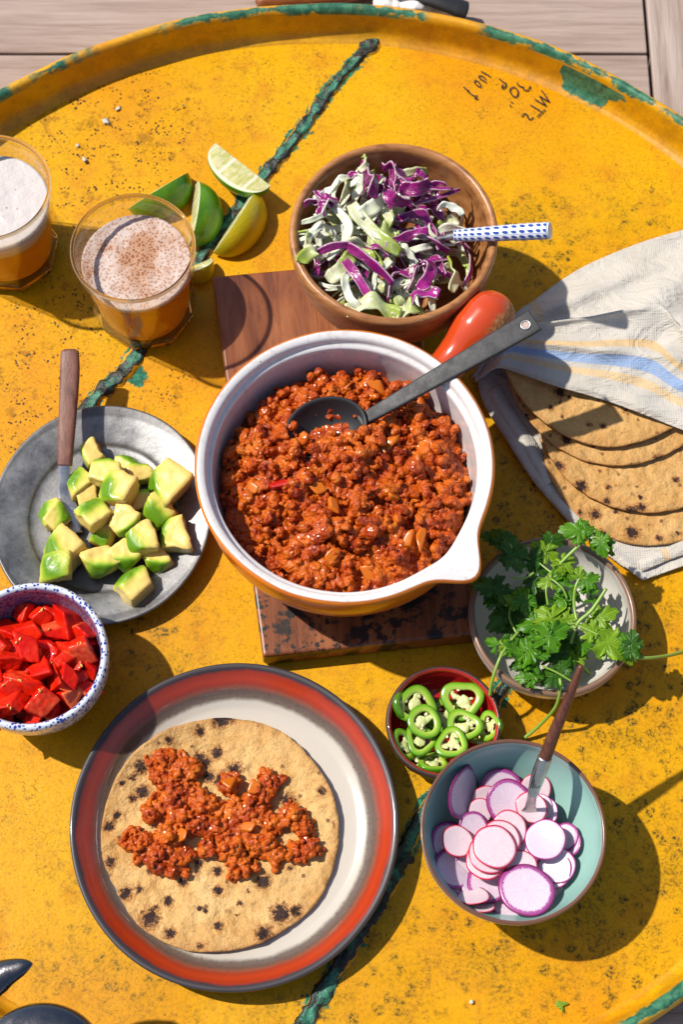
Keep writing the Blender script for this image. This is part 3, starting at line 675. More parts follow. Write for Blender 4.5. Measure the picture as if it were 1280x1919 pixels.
for k in range(40):
    for j in range(40):
        x, y = (-.083 + .166 * k / 39), (-.083 + .166 * j / 39)
        if math.hypot(x, y) < .080: S.append(((x, y, pot_h(x, y) - .0095), .0052, (1, 1, 1)))
N = 0
LB = P(614, 797, .082) - Vector((PC.x, PC.y, 0))
while N < 640:
    a = r_.uniform(0, 2 * math.pi); d = math.sqrt(r_.random()) * .0805; x, y = d * math.cos(a), d * math.sin(a)
    N += 1
    if ((x - LB.x) / .0265) ** 2 + ((y - LB.y) / .0125) ** 2 < 1: continue
    S += clump((x, y, pot_h(x, y) + r_.uniform(-.0045, .003)), r_.choice((.0026, .0034, .0042, .0050, .0062, .0090)), r_)
me = spheres_mesh(S, .00064, .00105, 330, 'cooked_mince'); me.materials.append(MINCE)
tag(link('cooked_mince', me, loc=(PC.x, PC.y, ZB)), 'saucy orange red cooked mince filling the orange pot', 'mince', kind='stuff')

# ---------------------------------------------------------------- tortillas
def m_tortilla():
    t = NT('tortilla'); p = t.jit(t.obj(), 4); n1 = t.noise(p, 40, 5, .6); n2 = t.noise(p, 170, 5, .65); n3 = t.noise(p, 520, 4, .65); ch = t.attr('char'); ed = t.attr('edge')
    c = t.ramp(n1, [(.3, (.54, .29, .085)), (.5, (.66, .40, .145)), (.7, (.74, .49, .20))]); c = t.mix(t.m_('MULTIPLY', t.step(n2, .52, .7), .45), c, (.46, .20, .045))
    c = t.mix(t.m_('MULTIPLY', t.step(t.noise(p, 58, 5, .7), .52, .66), .5), c, (.56, .27, .06)); c = t.mix(t.m_('MULTIPLY', t.step(t.noise(p, 380, 4, .7), .58, .68), .5), c, (.34, .14, .035)); c = t.mix(t.m_('MULTIPLY', ed, .5), c, (.40, .19, .055)); c = t.mix(t.m_('MULTIPLY', t.attr('toast'), .36), c, (.46, .22, .05))
    w = t.m_('ADD', ch, t.m_('MULTIPLY', t.m_('SUBTRACT', t.noise(p, 430, 5, .8), .5), 1.9))
    sm = t.m_('MULTIPLY', t.step(t.m_('ADD', t.vor(p, 105), t.m_('MULTIPLY', t.m_('SUBTRACT', n3, .5), .25)), .20, .10), t.step(t.noise(p, 28, 2), .40, .52))
    c = t.mix(t.m_('MULTIPLY', t.step(w, .12, .42), .75), c, (.30, .11, .025)); c = t.mix(t.m_('MULTIPLY', sm, .85), c, (.14, .055, .018)); c = t.mix(t.step(w, .42, .60), c, (.030, .012, .008))
    t.set('col', c); t.set('rough', .62); t.set('spec', .3); t.set('sss', .08); t.set('ssss', .003)
    t.set('nrm', t.bump(t.m_('ADD', t.m_('ADD', n2, t.m_('MULTIPLY', n3, .5)), t.m_('MULTIPLY', t.vor(p, 150, 'SMOOTH_F1'), 1.0)), .8, .0026)); return t.m
TORT = m_tortilla()
def tortilla(label, px, py, z, Rr, seed, spots, lift=None, group=None, warp=.0015, fold=1.0):
    c = P(px, py, z); o_r = random.Random(seed); nr, na = 46, 150; V = []; F = []; ed = []
    for i in range(nr + 1):
        for k in range(na):
            a = 2 * math.pi * k / na; rr = Rr * i / nr * (1 + .030 * fbm((math.cos(a), math.sin(a), seed), 1.3, 2) + .008 * fbm((math.cos(a), math.sin(a), seed), 7, 2))
            x, y = rr * math.cos(a), rr * math.sin(a) * (fold if math.sin(a) > 0 else 1); f = i / nr
            zz = warp * fbm((x, y, seed), 22, 2) + .0009 * fbm((x, y, seed), 120, 2) + .0006 * max(0, mn.noise(Vector((x, y, seed * .1)) * 260)) + (lift(x, y, f, a) if lift else 0)
            V.append((x, y, zz)); ed.append(max(0, (f - .9) * 10))
    for i in range(nr):
        for k in range(na):
            k2 = (k + 1) % na; F.append((i * na + k, (i + 1) * na + k, (i + 1) * na + k2, i * na + k2))
    X = np.array(V); ch = np.zeros(len(X))
    for sx, sy, sr in spots:
        q = P(sx, sy, z); ch = np.maximum(ch, np.clip(1.0 - np.hypot(X[:, 0] - q.x + c.x, X[:, 1] - q.y + c.y) / (sr * 1.6 * 1.09 / FPX), 0, 1))
    o = ob('tortilla', V, F, TORT, loc=c, attrs={'char': ch, 'edge': ed, 'toast': np.full(len(X), 1.0 if fold < 1 else 0.0)}); solid(o, .0013)
    return tag(o, label, 'tortilla', group), c
z6 = lambda L: [(110 + x * .5156, 1220 + y * .5156, s * .5156) for x, y, s in L]
sp = z6([(330, 972, 38), (243, 882, 26), (805, 955, 36), (862, 945, 24), (745, 1028, 30), (407, 1028, 22), (582, 1002, 18), (397, 908, 18), (292, 866, 16), (745, 838, 28), (578, 870, 20), (180, 640, 20), (186, 768, 20), (210, 600, 18), (305, 512, 26), (265, 537, 16), (405, 335, 18), (515, 298, 20), (590, 250, 34), (625, 243, 22), (575, 370, 24), (510, 388, 22), (535, 405, 20), (640, 430, 28), (590, 465, 30), (545, 455, 24), (835, 545, 26), (955, 512, 18), (300, 425, 26), (232, 485, 12), (270, 462, 14), (450, 840, 18), (510, 770, 18), (575, 800, 18), (515, 938, 12), (533, 945, 10), (657, 917, 12), (355, 932, 10), (230, 685, 14), (330, 800, 12), (500, 800, 12), (840, 790, 12), (690, 870, 8), (650, 960, 8), (515, 1075, 14), (1000, 635, 10)])
def lift0(x, y, f, a):
    d = (a - R(128) + math.pi) % (2 * math.pi) - math.pi
    return .0095 * max(0, f - .62) ** 1.6 * 4.0 * math.exp(-(d / .55) ** 2) + .004 * max(0, f - .75) * 4 * (.25 + .3 * math.sin(3 * a))
tort0, T0C = tortilla('charred corn tortilla topped with mince lying on the red banded plate', 411, 1561, .0092, .0766, 3, sp, lift0)
def rnd_spots(cx, cy, n, seed, s=(5, 13)):
    q = random.Random(seed); return [(cx + q.uniform(-190, 190), cy + q.uniform(-150, 200), q.uniform(*s)) for _ in range(n)]
zz = lambda L: [(860 + x * .3545, 420 + y * .3545, s * .3545) for x, y, s in L]
def curl(k, a0):
    return lambda x, y, f, a: k * max(0, f - .55) ** 1.5 * 3 * math.exp(-((((a - R(a0)) + math.pi) % (2 * math.pi) - math.pi) / .8) ** 2)
tortilla('lowest corn tortilla of the stack in the striped towel', 1216, 834, .0060, .0760, 21, zz([(915, 1635, 42), (720, 1540, 34), (830, 1520, 18), (1060, 1660, 20), (420, 1340, 14)]) + rnd_spots(1216, 834, 8, 5), curl(.004, 200), 'tortillas stacked in the towel', fold=.6)
tortilla('third corn tortilla down the stack in the striped towel', 1200, 777, .0105, .0755, 31, zz([(530, 1283, 36), (645, 1390, 40), (918, 1515, 34), (783, 1465, 24), (790, 1395, 20), (960, 1445, 16), (1150, 1350, 20)]) + rnd_spots(1200, 777, 8, 9), curl(.005, 190), 'tortillas stacked in the towel', fold=.4)
tortilla('second corn tortilla down the stack, showing a narrow strip', 1148, 690, .0150, .0755, 41, zz([(1060, 1245, 40), (520, 1220, 18), (700, 1265, 14), (430, 1150, 20)]) + rnd_spots(1148, 690, 8, 12), curl(.002, 200), 'tortillas stacked in the towel', fold=.28)
tortilla('topmost corn tortilla of the stack, half under the towel', 1136, 655, .0195, .0760, 51, zz([(535, 888, 36), (587, 913, 12), (765, 1068, 22), (690, 1060, 16), (880, 985, 14), (1088, 1135, 26), (700, 880, 22), (485, 975, 18), (540, 945, 12), (270, 770, 20), (740, 930, 9), (550, 1020, 14), (960, 1195, 14)]), curl(.004, 205), 'tortillas stacked in the towel', fold=.22)

# mince on the tortilla
r_ = random.Random(5); S = []
BL = z6([(370, 400, 52), (430, 430, 60), (480, 440, 40), (380, 470, 55), (420, 520, 75), (500, 540, 62), (340, 590, 62), (430, 600, 70), (290, 700, 62), (350, 740, 75), (420, 760, 70), (510, 640, 55), (540, 560, 40), (400, 680, 60), (580, 640, 55), (640, 590, 70), (700, 560, 70), (770, 470, 38), (750, 520, 50), (640, 700, 70), (660, 770, 55), (720, 680, 75), (620, 480, 40), (780, 620, 50), (850, 590, 45), (880, 640, 45), (910, 710, 50), (870, 730, 35), (800, 740, 35), (540, 715, 35), (690, 620, 60)])
for px, py, rp_ in BL:
    c = P(px, py, .0125); rw = rp_ * .86 * 1.09 / FPX
    S.append(((c.x - T0C.x, c.y - T0C.y, .0025), rw * .78, (1, 1, min(.62, .0065 / rw))))
    for k in range(int(9 + rw * 900)):
        a = r_.uniform(0, 6.28); d = math.sqrt(r_.random()) * rw; hz = .0085 * max(0, 1 - (d / rw) ** 2) * min(1, rw / .010)
        S += clump((c.x + d * math.cos(a) - T0C.x, c.y + d * math.sin(a) - T0C.y, .002 + hz * r_.uniform(.3, 1)), r_.choice((.0026, .0034, .0042, .0052)), r_)
me = spheres_mesh(S, .00060, .0010, 330, 'cooked_mince', .0045); me.materials.append(MINCE)
tag(link('cooked_mince', me, loc=T0C), 'saucy cooked mince heaped on the single tortilla on the plate', 'mince', kind='stuff')
# onion bits in the mince
t = NT('cooked_onion'); p = t.jit(t.obj(), 3); t.set('col', t.mix(t.noise(p, 200), (.50, .10, .004), (.58, .17, .015))); t.set('rough', .25); t.set('sss', .3); t.set('ssss', .003); t.set('spec', .3); ONION = t.m
t = NT('red_pepper_bit', col=(.45, .012, .006), rough=.2, coat=.4); REDB = t.m
def planes_box(r, a, b, c, j=.18):
    L = []
    for n, h in (((1, 0, 0), a), ((-1, 0, 0), a), ((0, 1, 0), b), ((0, -1, 0), b), ((0, 0, 1), c), ((0, 0, -1), c)):
        L.append((Vector(n) + Vector((r.uniform(-j, j), r.uniform(-j, j), r.uniform(-j, j))), h * r.uniform(.85, 1.1)))
    return L
r_ = random.Random(8)
for px, py, zo, red in [(718, 845, .079, 0), (625, 945, .081, 0), (598, 912, .081, 0), (738, 930, .081, 0), (606, 850, .079, 0), (622, 1040, .077, 0), (765, 1010, .077, 0), (475, 915, .074, 0), (512, 905, .077, 1), (612, 1078, .071, 1), (790, 1000, .076, 0), (690, 1075, .071, 0), (700, 720, .075, 0)]:
    c = P(px, py, zo + .0006); V, F = chunk(planes_box(r_, .0044, .0032, .0015, .45), 6, 4)
    x = tag(ob('onion_piece', V, F, REDB if red else ONION, loc=c - Vector((0, 0, .0012 if red else 0)), rot=(r_.uniform(-.5, .5), r_.uniform(-.5, .5), r_.uniform(0, 3))), 'small red pepper bit in the pot of mince' if red else 'translucent cooked onion piece in the pot of mince', 'pepper' if red else 'onion', 'red bits in the pot' if red else 'onion pieces in the pot')
    if red: x.name = 'pepper_piece'
for px, py in [(475, 1475), (432, 1465), (342, 1563), (466, 1550)]:
    c = P(px, py, .0192); V, F = chunk(planes_box(r_, .0042, .0032, .0015, .45), 6, 4)
    tag(ob('onion_piece', V, F, ONION, loc=c, rot=(r_.uniform(-.5, .5), r_.uniform(-.5, .5), r_.uniform(0, 3))), 'translucent cooked onion piece on the topped tortilla', 'onion', 'onion pieces on the tortilla')

# ---------------------------------------------------------------- avocado
t = NT('avocado'); s = t.attr('skin'); p = t.jit(t.obj(), 3); n = t.noise(p, 60, 4, .6); ss = t.m_('ADD', s, t.m_('MULTIPLY', t.m_('SUBTRACT', n, .5), .10))
c = t.ramp(ss, [(.05, (.72, .54, .16)), (.45, (.68, .56, .14)), (.66, (.50, .52, .075)), (.82, (.25, .39, .02)), (.95, (.11, .245, .008))])
c = t.mix(t.m_('MULTIPLY', t.step(t.noise(p, 150, 3), .6, .75), .25), c, (.35, .25, .05)); t.set('col', c); t.set('rough', .38); t.set('spec', .25); t.set('coat', .12); t.set('coatr', .1); t.set('sss', .15); t.set('ssss', .003); t.set('sssr', (.8, 1, .3)); t.set('nrm', t.bump(t.m_('ADD', n, t.noise(p, 380, 3)), .22, .0016)); AVO = t.m
AV = [(170, 853, 46, 200, -5, 0), (236, 873, 44, 60, 40, 0), (261, 886, 46, 90, -30, 0), (297, 960, 60, 250, 45, .002), (146, 903, 46, 160, 55, .002), (165, 934, 46, 280, -25, 0), (192, 1003, 46, 250, 20, 0), (262, 938, 48, 100, 5, .003), (95, 966, 50, 170, 35, 0), (108, 970, 48, 0, 5, .006), (118, 1030, 68, 200, 30, .002), (108, 1063, 60, 215, 60, .008), (192, 1053, 62, 270, -15, .002), (232, 1042, 58, 270, -12, .003), (295, 1050, 48, 260, 15, .001), (325, 1003, 62, 170, 10, .003), (310, 908, 72, 190, 8, .004), (197, 886, 62, 90, 5, .010), (176, 962, 56, 110, 48, .012), (216, 920, 58, 190, 40, .016), (236, 980, 52, 300, 5, .012), (263, 1012, 56, 215, 10, .010), (251, 1095, 64, 130, 5, 0)]
r_ = random.Random(19)
AVL = {(251, 1095): 'lone avocado chunk on bare metal between the heap and the tomato bowl', (310, 908): 'largest creamy avocado chunk of the plate, nearest the orange pot', (325, 1003): 'pale avocado chunk beside the pot, below the largest one', (170, 853): 'avocado chunk lying nearest the reddish wooden handle',
       (95, 966): 'green avocado chunk against the steel blade of the server', (108, 970): 'creamy avocado chunk lying on the steel blade of the server', (108, 1063): 'green topped avocado chunk nearest the blue speckled bowl', (118, 1030): 'tall avocado chunk leaning behind the one nearest the speckled bowl', (216, 920): 'avocado chunk with green top at the crown of the heap'}
PZ = lambda r: .0032 if r < .048 else .0032 + (r - .048) * .33
for px, py, s, az, el, up in AV:
    el += r_.choice((0, 12, 30, 42)) if el < 30 else 8
    h = s * 1.10 / FPX / 2 * 1.03
    b = planes_box(r_, h, h * r_.uniform(.8, 1.1), h * r_.uniform(.62, .8), .22)
    d = Vector((math.cos(R(az)) * math.cos(R(el)), math.sin(R(az)) * math.cos(R(el)), math.sin(R(el))))
    sp_ = r_.uniform(0, 1.5); M = Matrix.Rotation(sp_, 3, 'Z'); b = [(M @ Vector(n), q) for n, q in b]
    u = d.orthogonal().normalized(); w = d.cross(u)
    for k in range(5): b.append((d + (u * math.cos(k * 1.257) + w * math.sin(k * 1.257)) * .42, h * .92))
    b.append((d, h * .80))
    V, F = chunk(b, 34, 4); V = V + np.array([[fbm(v + px, 110, 2) * .0010] * 3 for v in V])
    q = P(px, py, 0); rr = math.hypot(q.x - WC.x, q.y - WC.y); zlow = -V[:, 2].min()
    z0 = PZ(max(0, rr)) + zlow + up
    sk = np.clip((V @ np.array(d)) / (h * .80), -.2, 1.05)
    tag(ob('avocado_chunk', V, F, AVO, loc=P(px, py, z0), attrs={'skin': sk}), AVL.get((px, py), 'green edged creamy avocado chunk on the grey metal plate'), 'avocado', 'avocado chunks on the metal plate')

# ---------------------------------------------------------------- tomato
t = NT('tomato'); p = t.jit(t.obj(), 3); n = t.noise(p, 55, 4, .6); s = t.attr('pale'); n2 = t.noise(p, 300, 3)
c = t.mix(t.step(n, .35, .7), (.58, .006, .002), (.66, .022, .004)); c = t.mix(t.step(t.m_('ADD', s, t.m_('MULTIPLY', t.m_('SUBTRACT', n2, .5), .5)), .55, 1.0), c, (.74, .15, .05))
t.set('col', c); t.set('rough', .36); t.set('spec', .2); t.set('coat', .16); t.set('coatr', .06); t.set('sss', .35); t.set('ssss', .005); t.set('sssr', (1, .2, .1)); t.set('nrm', t.bump(t.m_('ADD', n2, t.noise(p, 900, 2)), .25, .001)); TOM = t.m
TSEED = NT('tomato_seed', col=(.62, .36, .07), rough=.25, coat=.3).m
r_ = random.Random(4); TZ = bowl_inner(.0500, .0555, .026, .0052, 2.2); pts = []
def spaced(n, r0, dmin, r_, tries=6000):
    L = []
    while len(L) < n and tries:
        tries -= 1; a = r_.uniform(0, 6.28); d = math.sqrt(r_.random()) * r0; q = (d * math.cos(a), d * math.sin(a))
        if all(math.hypot(q[0] - w[0], q[1] - w[1]) > dmin for w in L): L.append(q)
    return L
for lay, (r0, dm, n) in enumerate(((.036, .012, 18), (.0415, .0100, 36), (.034, .0115, 18))):
    for x, y in spaced(n, r0, dm, r_):
        if (lay == 2 and y > .012) or math.hypot(x, y) > .039: continue
        h = r_.uniform(.0046, .0078); b = planes_box(r_, h, h * r_.uniform(.7, 1.2), h * r_.uniform(.55, .85), .42); V, F = chunk(b, 11, 5); V = V + np.array([[fbm(v, 150, 2) * .0007] * 3 for v in V])
        dd = b[r_.randint(0, 5)][0].normalized(); pl = np.clip((V @ np.array(dd)) / h, 0, 1.2) * (1 if r_.random() < .75 else .2)
        d = math.hypot(x, y); z = max((.027, .0405, .0490)[lay] - .06 * d * (lay > 0) - max(0, y) * .12, TZ(d + h * .6) + h * .7)
        tp = tag(ob('tomato_piece', V, F, TOM, loc=(OC.x + x, OC.y + y, z), rot=(r_.uniform(-.7, .7), r_.uniform(-.7, .7), r_.uniform(0, 6)), attrs={'pale': pl}), 'diced red tomato piece in the blue speckled bowl', 'tomato', 'diced tomato in the speckled bowl')
        if lay and r_.random() < .4:
            D, Fs = ico(2); top = sorted(range(len(V)), key=lambda i: -(tp.rotation_euler.to_matrix() @ Vector(V[i])).z)[:60]
            for q in range(2): ob('seed', D * np.array((.0013, .0010, .0006)), Fs, TSEED, tp, loc=V[r_.choice(top)], rot=tuple(r_.uniform(0, 3) for _ in range(3)))

# ---------------------------------------------------------------- radish
def m_radish(kind):
    t = NT('radish_' + kind); p = t.obj(); r = t.attr('r'); q = t.jit(p, 3); n = t.noise(q, 120, 4, .6); x, y, z = t.sep(p); an = t.m_('ARCTAN2', y, x)
    ray = t.noise(t.comb(t.m_('MULTIPLY', an, 14), t.m_('MULTIPLY', r, 1.5), 0.0), 1, 4, .7)
    if kind == 'purple':
        c = t.mix(t.step(ray, .4, .65), (.62, .46, .57), (.72, .60, .67)); c = t.mix(t.step(t.m_('ADD', r, t.m_('MULTIPLY', t.m_('SUBTRACT', ray, .5), .26)), .78, .86), c, (.33, .06, .25)); c = t.mix(t.step(r, .93, .96), c, (.20, .008, .10))
    elif kind == 'red':
        c = t.mix(t.step(ray, .4, .65), (.70, .50, .55), (.76, .62, .64)); c = t.mix(t.step(r, .86, .94), c, (.66, .22, .32)); c = t.mix(t.step(r, .925, .955), c, (.50, .004, .03))
    else:
        c = t.mix(t.step(ray, .4, .65), (.60, .48, .62), (.68, .57, .68)); c = t.mix(t.step(r, .925, .955), c, (.36, .008, .17))
    c = t.mix(t.m_('MULTIPLY', t.step(t.m_('ADD', r, t.m_('MULTIPLY', ray, .4)), .32, .12), .4), c, (.55, .22, .36))
    t.set('col', c); t.set('rough', .3); t.set('sss', .35); t.set('ssss', .003); t.set('sssr', (1, .7, .7)); t.set('coat', .2); t.set('nrm', t.bump(t.m_('ADD', n, ray), .15, .0008)); return t.m
RAD = {k: m_radish(k) for k in ('purple', 'red', 'lilac')}
r_ = random.Random(23); RZ = bowl_inner(.0577, .0595, .022, .0026, 1.75)
def slice_mesh(rw, r_, bend, th=.0008):
    na, nr = 56, 7; V = []; F = []; A = []; ph = r_.uniform(0, 6.28); ex = r_.uniform(.93, 1.05)
    for sd in (1, -1):
        for i in range(nr + 1):
            for k in range(na):
                a = 2 * math.pi * k / na; f = min(1, i / nr); rr = rw * f * (1 + .02 * math.sin(2 * a + ph) + .012 * math.sin(5 * a + ph * 2)) * (1 if i < nr or sd > 0 else 1)
                x, y = rr * math.cos(a), rr * math.sin(a) * ex; u = x * math.cos(ph) + y * math.sin(ph)
                V.append((x, y, bend * (u / rw) ** 2 * rw + sd * th / 2 * (1 if f < .99 else .35))); A.append(f)
    M_ = (nr + 1) * na
    for i in range(nr):
        for k in range(na):
            k2 = (k + 1) % na; F.append((i * na + k, (i + 1) * na + k, (i + 1) * na + k2, i * na + k2)); F.append((M_ + i * na + k2, M_ + (i + 1) * na + k2, M_ + (i + 1) * na + k, M_ + i * na + k))
    for k in range(na):
        k2 = (k + 1) % na; F.append((nr * na + k, M_ + nr * na + k, M_ + nr * na + k2, nr * na + k2))
    return V, F, A
RLAB = {'purple': ('purple rimmed radish slice in the turquoise bowl', 'purple rimmed radish slices'), 'red': ('thin white radish slice with red rim in the turquoise bowl', 'red rimmed radish slices'), 'lilac': ('pale lilac radish slice with fine magenta rim in the turquoise bowl', 'lilac radish slices')}
def radish(px, py, rp, kind, z, tx=0, ty=0, bend=None):
    rw = rp * 1.05 / FPX; V, F, A = slice_mesh(rw, r_, r_.uniform(.05, .14) if bend is None else bend); c = P(px, py, z)
    d = math.hypot(c.x - RC.x, c.y - RC.y)
    n = Vector((math.tan(R(tx)), math.tan(R(ty)), 1)).normalized()
    o = ob('radish_slice', V, F, RAD[kind], loc=c, rot=basis(n, r_.uniform(0, 6.28)), attrs={'r': A}); tag(o, RSP.get((round(px), round(py)), RLAB[kind][0]), 'radish', RLAB[kind][1])
RSP = {(round(700 + x * .375), round(1220 + y * .375)): l for (x, y), l in {(606, 980): 'topmost red rimmed radish slice of the overlapping white pile in the turquoise bowl', (766, 1195): 'largest purple rimmed radish slice, lying whole on top of the others', (450, 705): 'purple rimmed radish slice standing on edge against the bowl wall', (790, 782): 'white red rimmed radish slice under the fork collar', (860, 943): 'round lilac radish slice lying flat beside the white pile', (420, 950): 'single white radish slice with red rim beside the overlapping white pile', (500, 1228): 'upper of two tilted white radish slices against the bowl wall', (540, 1275): 'lower of two tilted white radish slices against the bowl wall', (675, 755): 'broad purple rimmed radish slice behind the fork tip'}.items()}
ZR5 = lambda x, y: (700 + x * .375, 1220 + y * .375)
for k in range(9):   # lower layers
    a = r_.uniform(0, 6.28); d = r_.uniform(.004, .020); q = (RC.x + d * math.cos(a) - .006, RC.y + d * math.sin(a) - .006)
    V, F, A = slice_mesh(.0135, r_, .08); kd = r_.choice(('purple', 'lilac', 'red'))
    tag(ob('radish_slice', V, F, RAD[kd], loc=(*q, .016 + .0016 * k), rot=basis(Vector((r_.uniform(-.25, .25), r_.uniform(-.25, .25), 1)), r_.uniform(0, 6)), attrs={'r': A}), RLAB[kd][0], 'radish', RLAB[kd][1])
for x, y, rp, kd, z, tx, ty in [
    (380, 960, 118, 'purple', .030, 28, -5), (400, 1090, 112, 'purple', .033, 26, 14), (430, 1140, 100, 'purple', .030, 22, 22), (640, 700, 118, 'purple', .026, 4, -28), (500, 880, 80, 'purple', .031, 10, -10),
    (985, 960, 70, 'purple', .031, -38, 0), (960, 930, 75, 'purple', .030, -34, 0), (900, 1235, 90, 'purple', .029, -14, 22), (690, 1255, 118, 'purple', .030, 0, 22), (570, 1160, 110, 'purple', .032, 6, 14), (530, 1180, 95, 'lilac', .031, 8, 18),
    (810, 690, 82, 'red', .030, 0, -24), (835, 780, 70, 'lilac', .029, -22, -12), (860, 800, 70, 'lilac', .029, -26, -10), (905, 1095, 95, 'lilac', .034, -18, 6), (925, 1075, 92, 'lilac', .035, -18, 6),
    (535, 800, 65, 'red', .030, 10, -15), (560, 740, 72, 'red', .029, 10, -22), (675, 755, 118, 'purple', .033, 2, -20), (450, 705, 150, 'lilac', .037, 58, -26), (745, 1000, 92, 'purple', .036, 0, 4),
    (420, 950, 82, 'red', .038, 14, 2), (790, 782, 84, 'red', .037, -3, -12), (680, 890, 92, 'red', .038, 0, -6), (860, 943, 102, 'lilac', .040, -8, 0), (560, 1050, 100, 'red', .039, 2, 10), (740, 1075, 85, 'red', .038, 0, 8), (580, 1012, 106, 'red', .041, 2, 6), (640, 935, 98, 'red', .041, 2, 0), (606, 980, 110, 'red', .0435, 2, 3),
    (540, 1275, 72, 'red', .036, -4, 54), (500, 1228, 84, 'red', .0395, -8, 50), (766, 1195, 136, 'purple', .042, -2, 12)]:
    px, py = ZR5(x, y); radish(px, py, rp * .375, 'purple' if kd == 'lilac' and (x, y) == (450, 705) else kd, z, tx, ty)

# ---------------------------------------------------------------- jalapeno
t = NT('pepper_flesh'); p = t.jit(t.obj(), 3); s = t.attr('s'); n = t.noise(p, 200, 4)
c = t.ramp(t.m_('ADD', s, t.m_('MULTIPLY', t.m_('SUBTRACT', n, .5), .2)), [(.0, (.42, .52, .10)), (.45, (.26, .44, .03)), (.8, (.13, .32, .008)), (1, (.045, .17, .003))])
t.set('col', c); t.set('rough', .22); t.set('coat', .4); t.set('coatr', .1); t.set('sss', .3); t.set('ssss', .003); t.set('sssr', (.6, 1, .2)); t.set('nrm', t.bump(n, .15, .001)); PEP = t.m
t = NT('pepper_membrane', rough=.35, sss=.3); p = t.jit(t.obj(), 3); t.set('col', t.mix(t.noise(p, 220, 3), (.50, .55, .16), (.66, .68, .36))); t.set('ssss', .003); t.set('nrm', t.bump(t.noise(p, 600, 3), .3, .001)); MEMB = t.m
t = NT('pepper_seed', col=(.64, .58, .34), rough=.4); SEED = t.m
r_ = random.Random(31)
def pepper(px, py, rp, z, tx=0, ty=0, lab='sliced green pepper ring in the small red dish'):
    rw = rp * 1.07 / FPX; c = P(px, py, z); o = thing('pepper_ring', lab, 'pepper', c, 'pepper rings in the red dish', rot=basis(Vector((math.tan(R(tx)), math.tan(R(ty)), 1)), r_.uniform(0, 6)))
    na, ns = 64, 12; V = []; F = []; A = []; ph = r_.uniform(0, 6); th = .0042
    rf = lambda a: rw * (1 + .05 * math.sin(2 * a + ph) + .05 * math.sin(3 * a + ph * 1.7))
    wl = .42
    for k in range(na):
        a = 2 * math.pi * k / na
        for j in range(ns):
            b = 2 * math.pi * j / ns; cx = math.copysign(abs(math.cos(b)) ** .55, math.cos(b)); cz = math.copysign(abs(math.sin(b)) ** .55, math.sin(b))
            rr = rf(a) * (1 - wl / 2 * (1 + .25 * math.sin(3 * a + ph)) + wl / 2 * cx); V.append((rr * math.cos(a), rr * math.sin(a), th / 2 * cz)); A.append((cx + 1) / 2)
    for k in range(na):
        k2 = (k + 1) % na
        for j in range(ns):
            j2 = (j + 1) % ns; F.append((k * ns + j, k2 * ns + j, k2 * ns + j2, k * ns + j2))
    ob('ring', V, F, PEP, o, attrs={'s': A})
    nb = r_.choice((2, 2, 3)); a0 = r_.uniform(0, 6)
    S = [((rw * .13 * r_.uniform(-1, 1), rw * .13 * r_.uniform(-1, 1), 0), rw * .34, (1, 1, .35))]
    for b in range(nb):
        a = a0 + b * 2 * math.pi / nb + r_.uniform(-.3, .3)
        for q in range(6): f = .12 + .68 * q / 5; S.append(((rf(a) * f * math.cos(a + .12 * math.sin(q)), rf(a) * f * math.sin(a + .12 * math.sin(q)), 0), rw * r_.uniform(.12, .19), (1, 1, .55)))
    me = spheres_mesh(S, rw * .045, rw * .05, 700, 'membrane', 0.0); me.materials.append(MEMB); mm = link('membrane', me, o)
    for q in range(r_.randint(3, 5)):
        a = r_.uniform(0, 6.28); f = r_.uniform(.25, .6); D, Fs = ico(2)
        ob('seed', D * np.array((.0014, .0011, .0005)), Fs, SEED, mm, loc=(rw * f * math.cos(a), rw * f * math.sin(a), .0010), rot=(r_.uniform(-.5, .5), r_.uniform(-.5, .5), r_.uniform(0, 3)))
for x, y, rp, z, tx, ty in [(150, 270, 82, .021, 52, 0), (225, 535, 84, .014, 18, 20), (160, 470, 88, .018, 36, 8), (300, 560, 78, .016, 8, 40), (350, 330, 100, .012, 0, 0), (530, 400, 80, .013, -12, 5), (445, 245, 108, .019, -6, -8), (215, 275, 108, .021, 10, -6), (585, 375, 78, .021, -46, -4), (452, 375, 92, .0215, -6, 6), (235, 445, 84, .021, 8, 8), (255, 355, 90, .0245, 4, 0), (392, 462, 86, .0255, -4, 12)]:
    px, py = ZR5(x, y); pepper(px, py, rp * .375, z, tx, ty, {(392, 462): 'pepper ring on top of the heap, next to the turquoise bowl', (255, 355): 'pepper ring on top of two others in the red dish', (585, 375): 'pepper ring standing against the dish wall by the cilantro stem', (445, 245): 'wide pepper ring next to the bare red glaze'}.get((x, y), 'sliced green pepper ring in the small red dish'))
# ---------------------------------------------------------------- cilantro
def m_leaf(name, a, b):
    t = NT(name); p = t.jit(t.obj(), 3); f = t.attr('vein'); n = t.noise(p, 80, 4)
    c = t.mix(t.step(n, .35, .7), a, b); c = t.mix(t.m_('MULTIPLY', t.step(f, .8, 1.0), .45), c, tuple(min(1, v * 1.9 + .02) for v in b)); t.set('col', c); t.set('rough', .38); t.set('spec', .4)
    t.set('nrm', t.bump(t.m_('ADD', t.m_('MULTIPLY', f, -.6), t.noise(p, 260, 3)), .4, .0012))
    tl = t.n('BsdfTranslucent', {'Color': t.mix(.5, c, (.20, .38, .0))}); t.L(t.n('MixShader', {0: .32, 1: t.b.outputs[0], 2: tl}), t.out.inputs[0]); return t.m
LEAF = [m_leaf('leaf_mid', (.05, .18, .004), (.10, .27, .008)), m_leaf('leaf_light', (.15, .29, .008), (.22, .37, .018)), m_leaf('leaf_dark', (.022, .09, .004), (.045, .14, .007))]  # leaf_dark: deeper green, with the shade on shadowed leaves put into the colour
t = NT('herb_stem', rough=.35); t.set('col', t.mix(t.noise(t.obj(), 60), (.16, .30, .03), (.26, .38, .07))); STEM = t.m
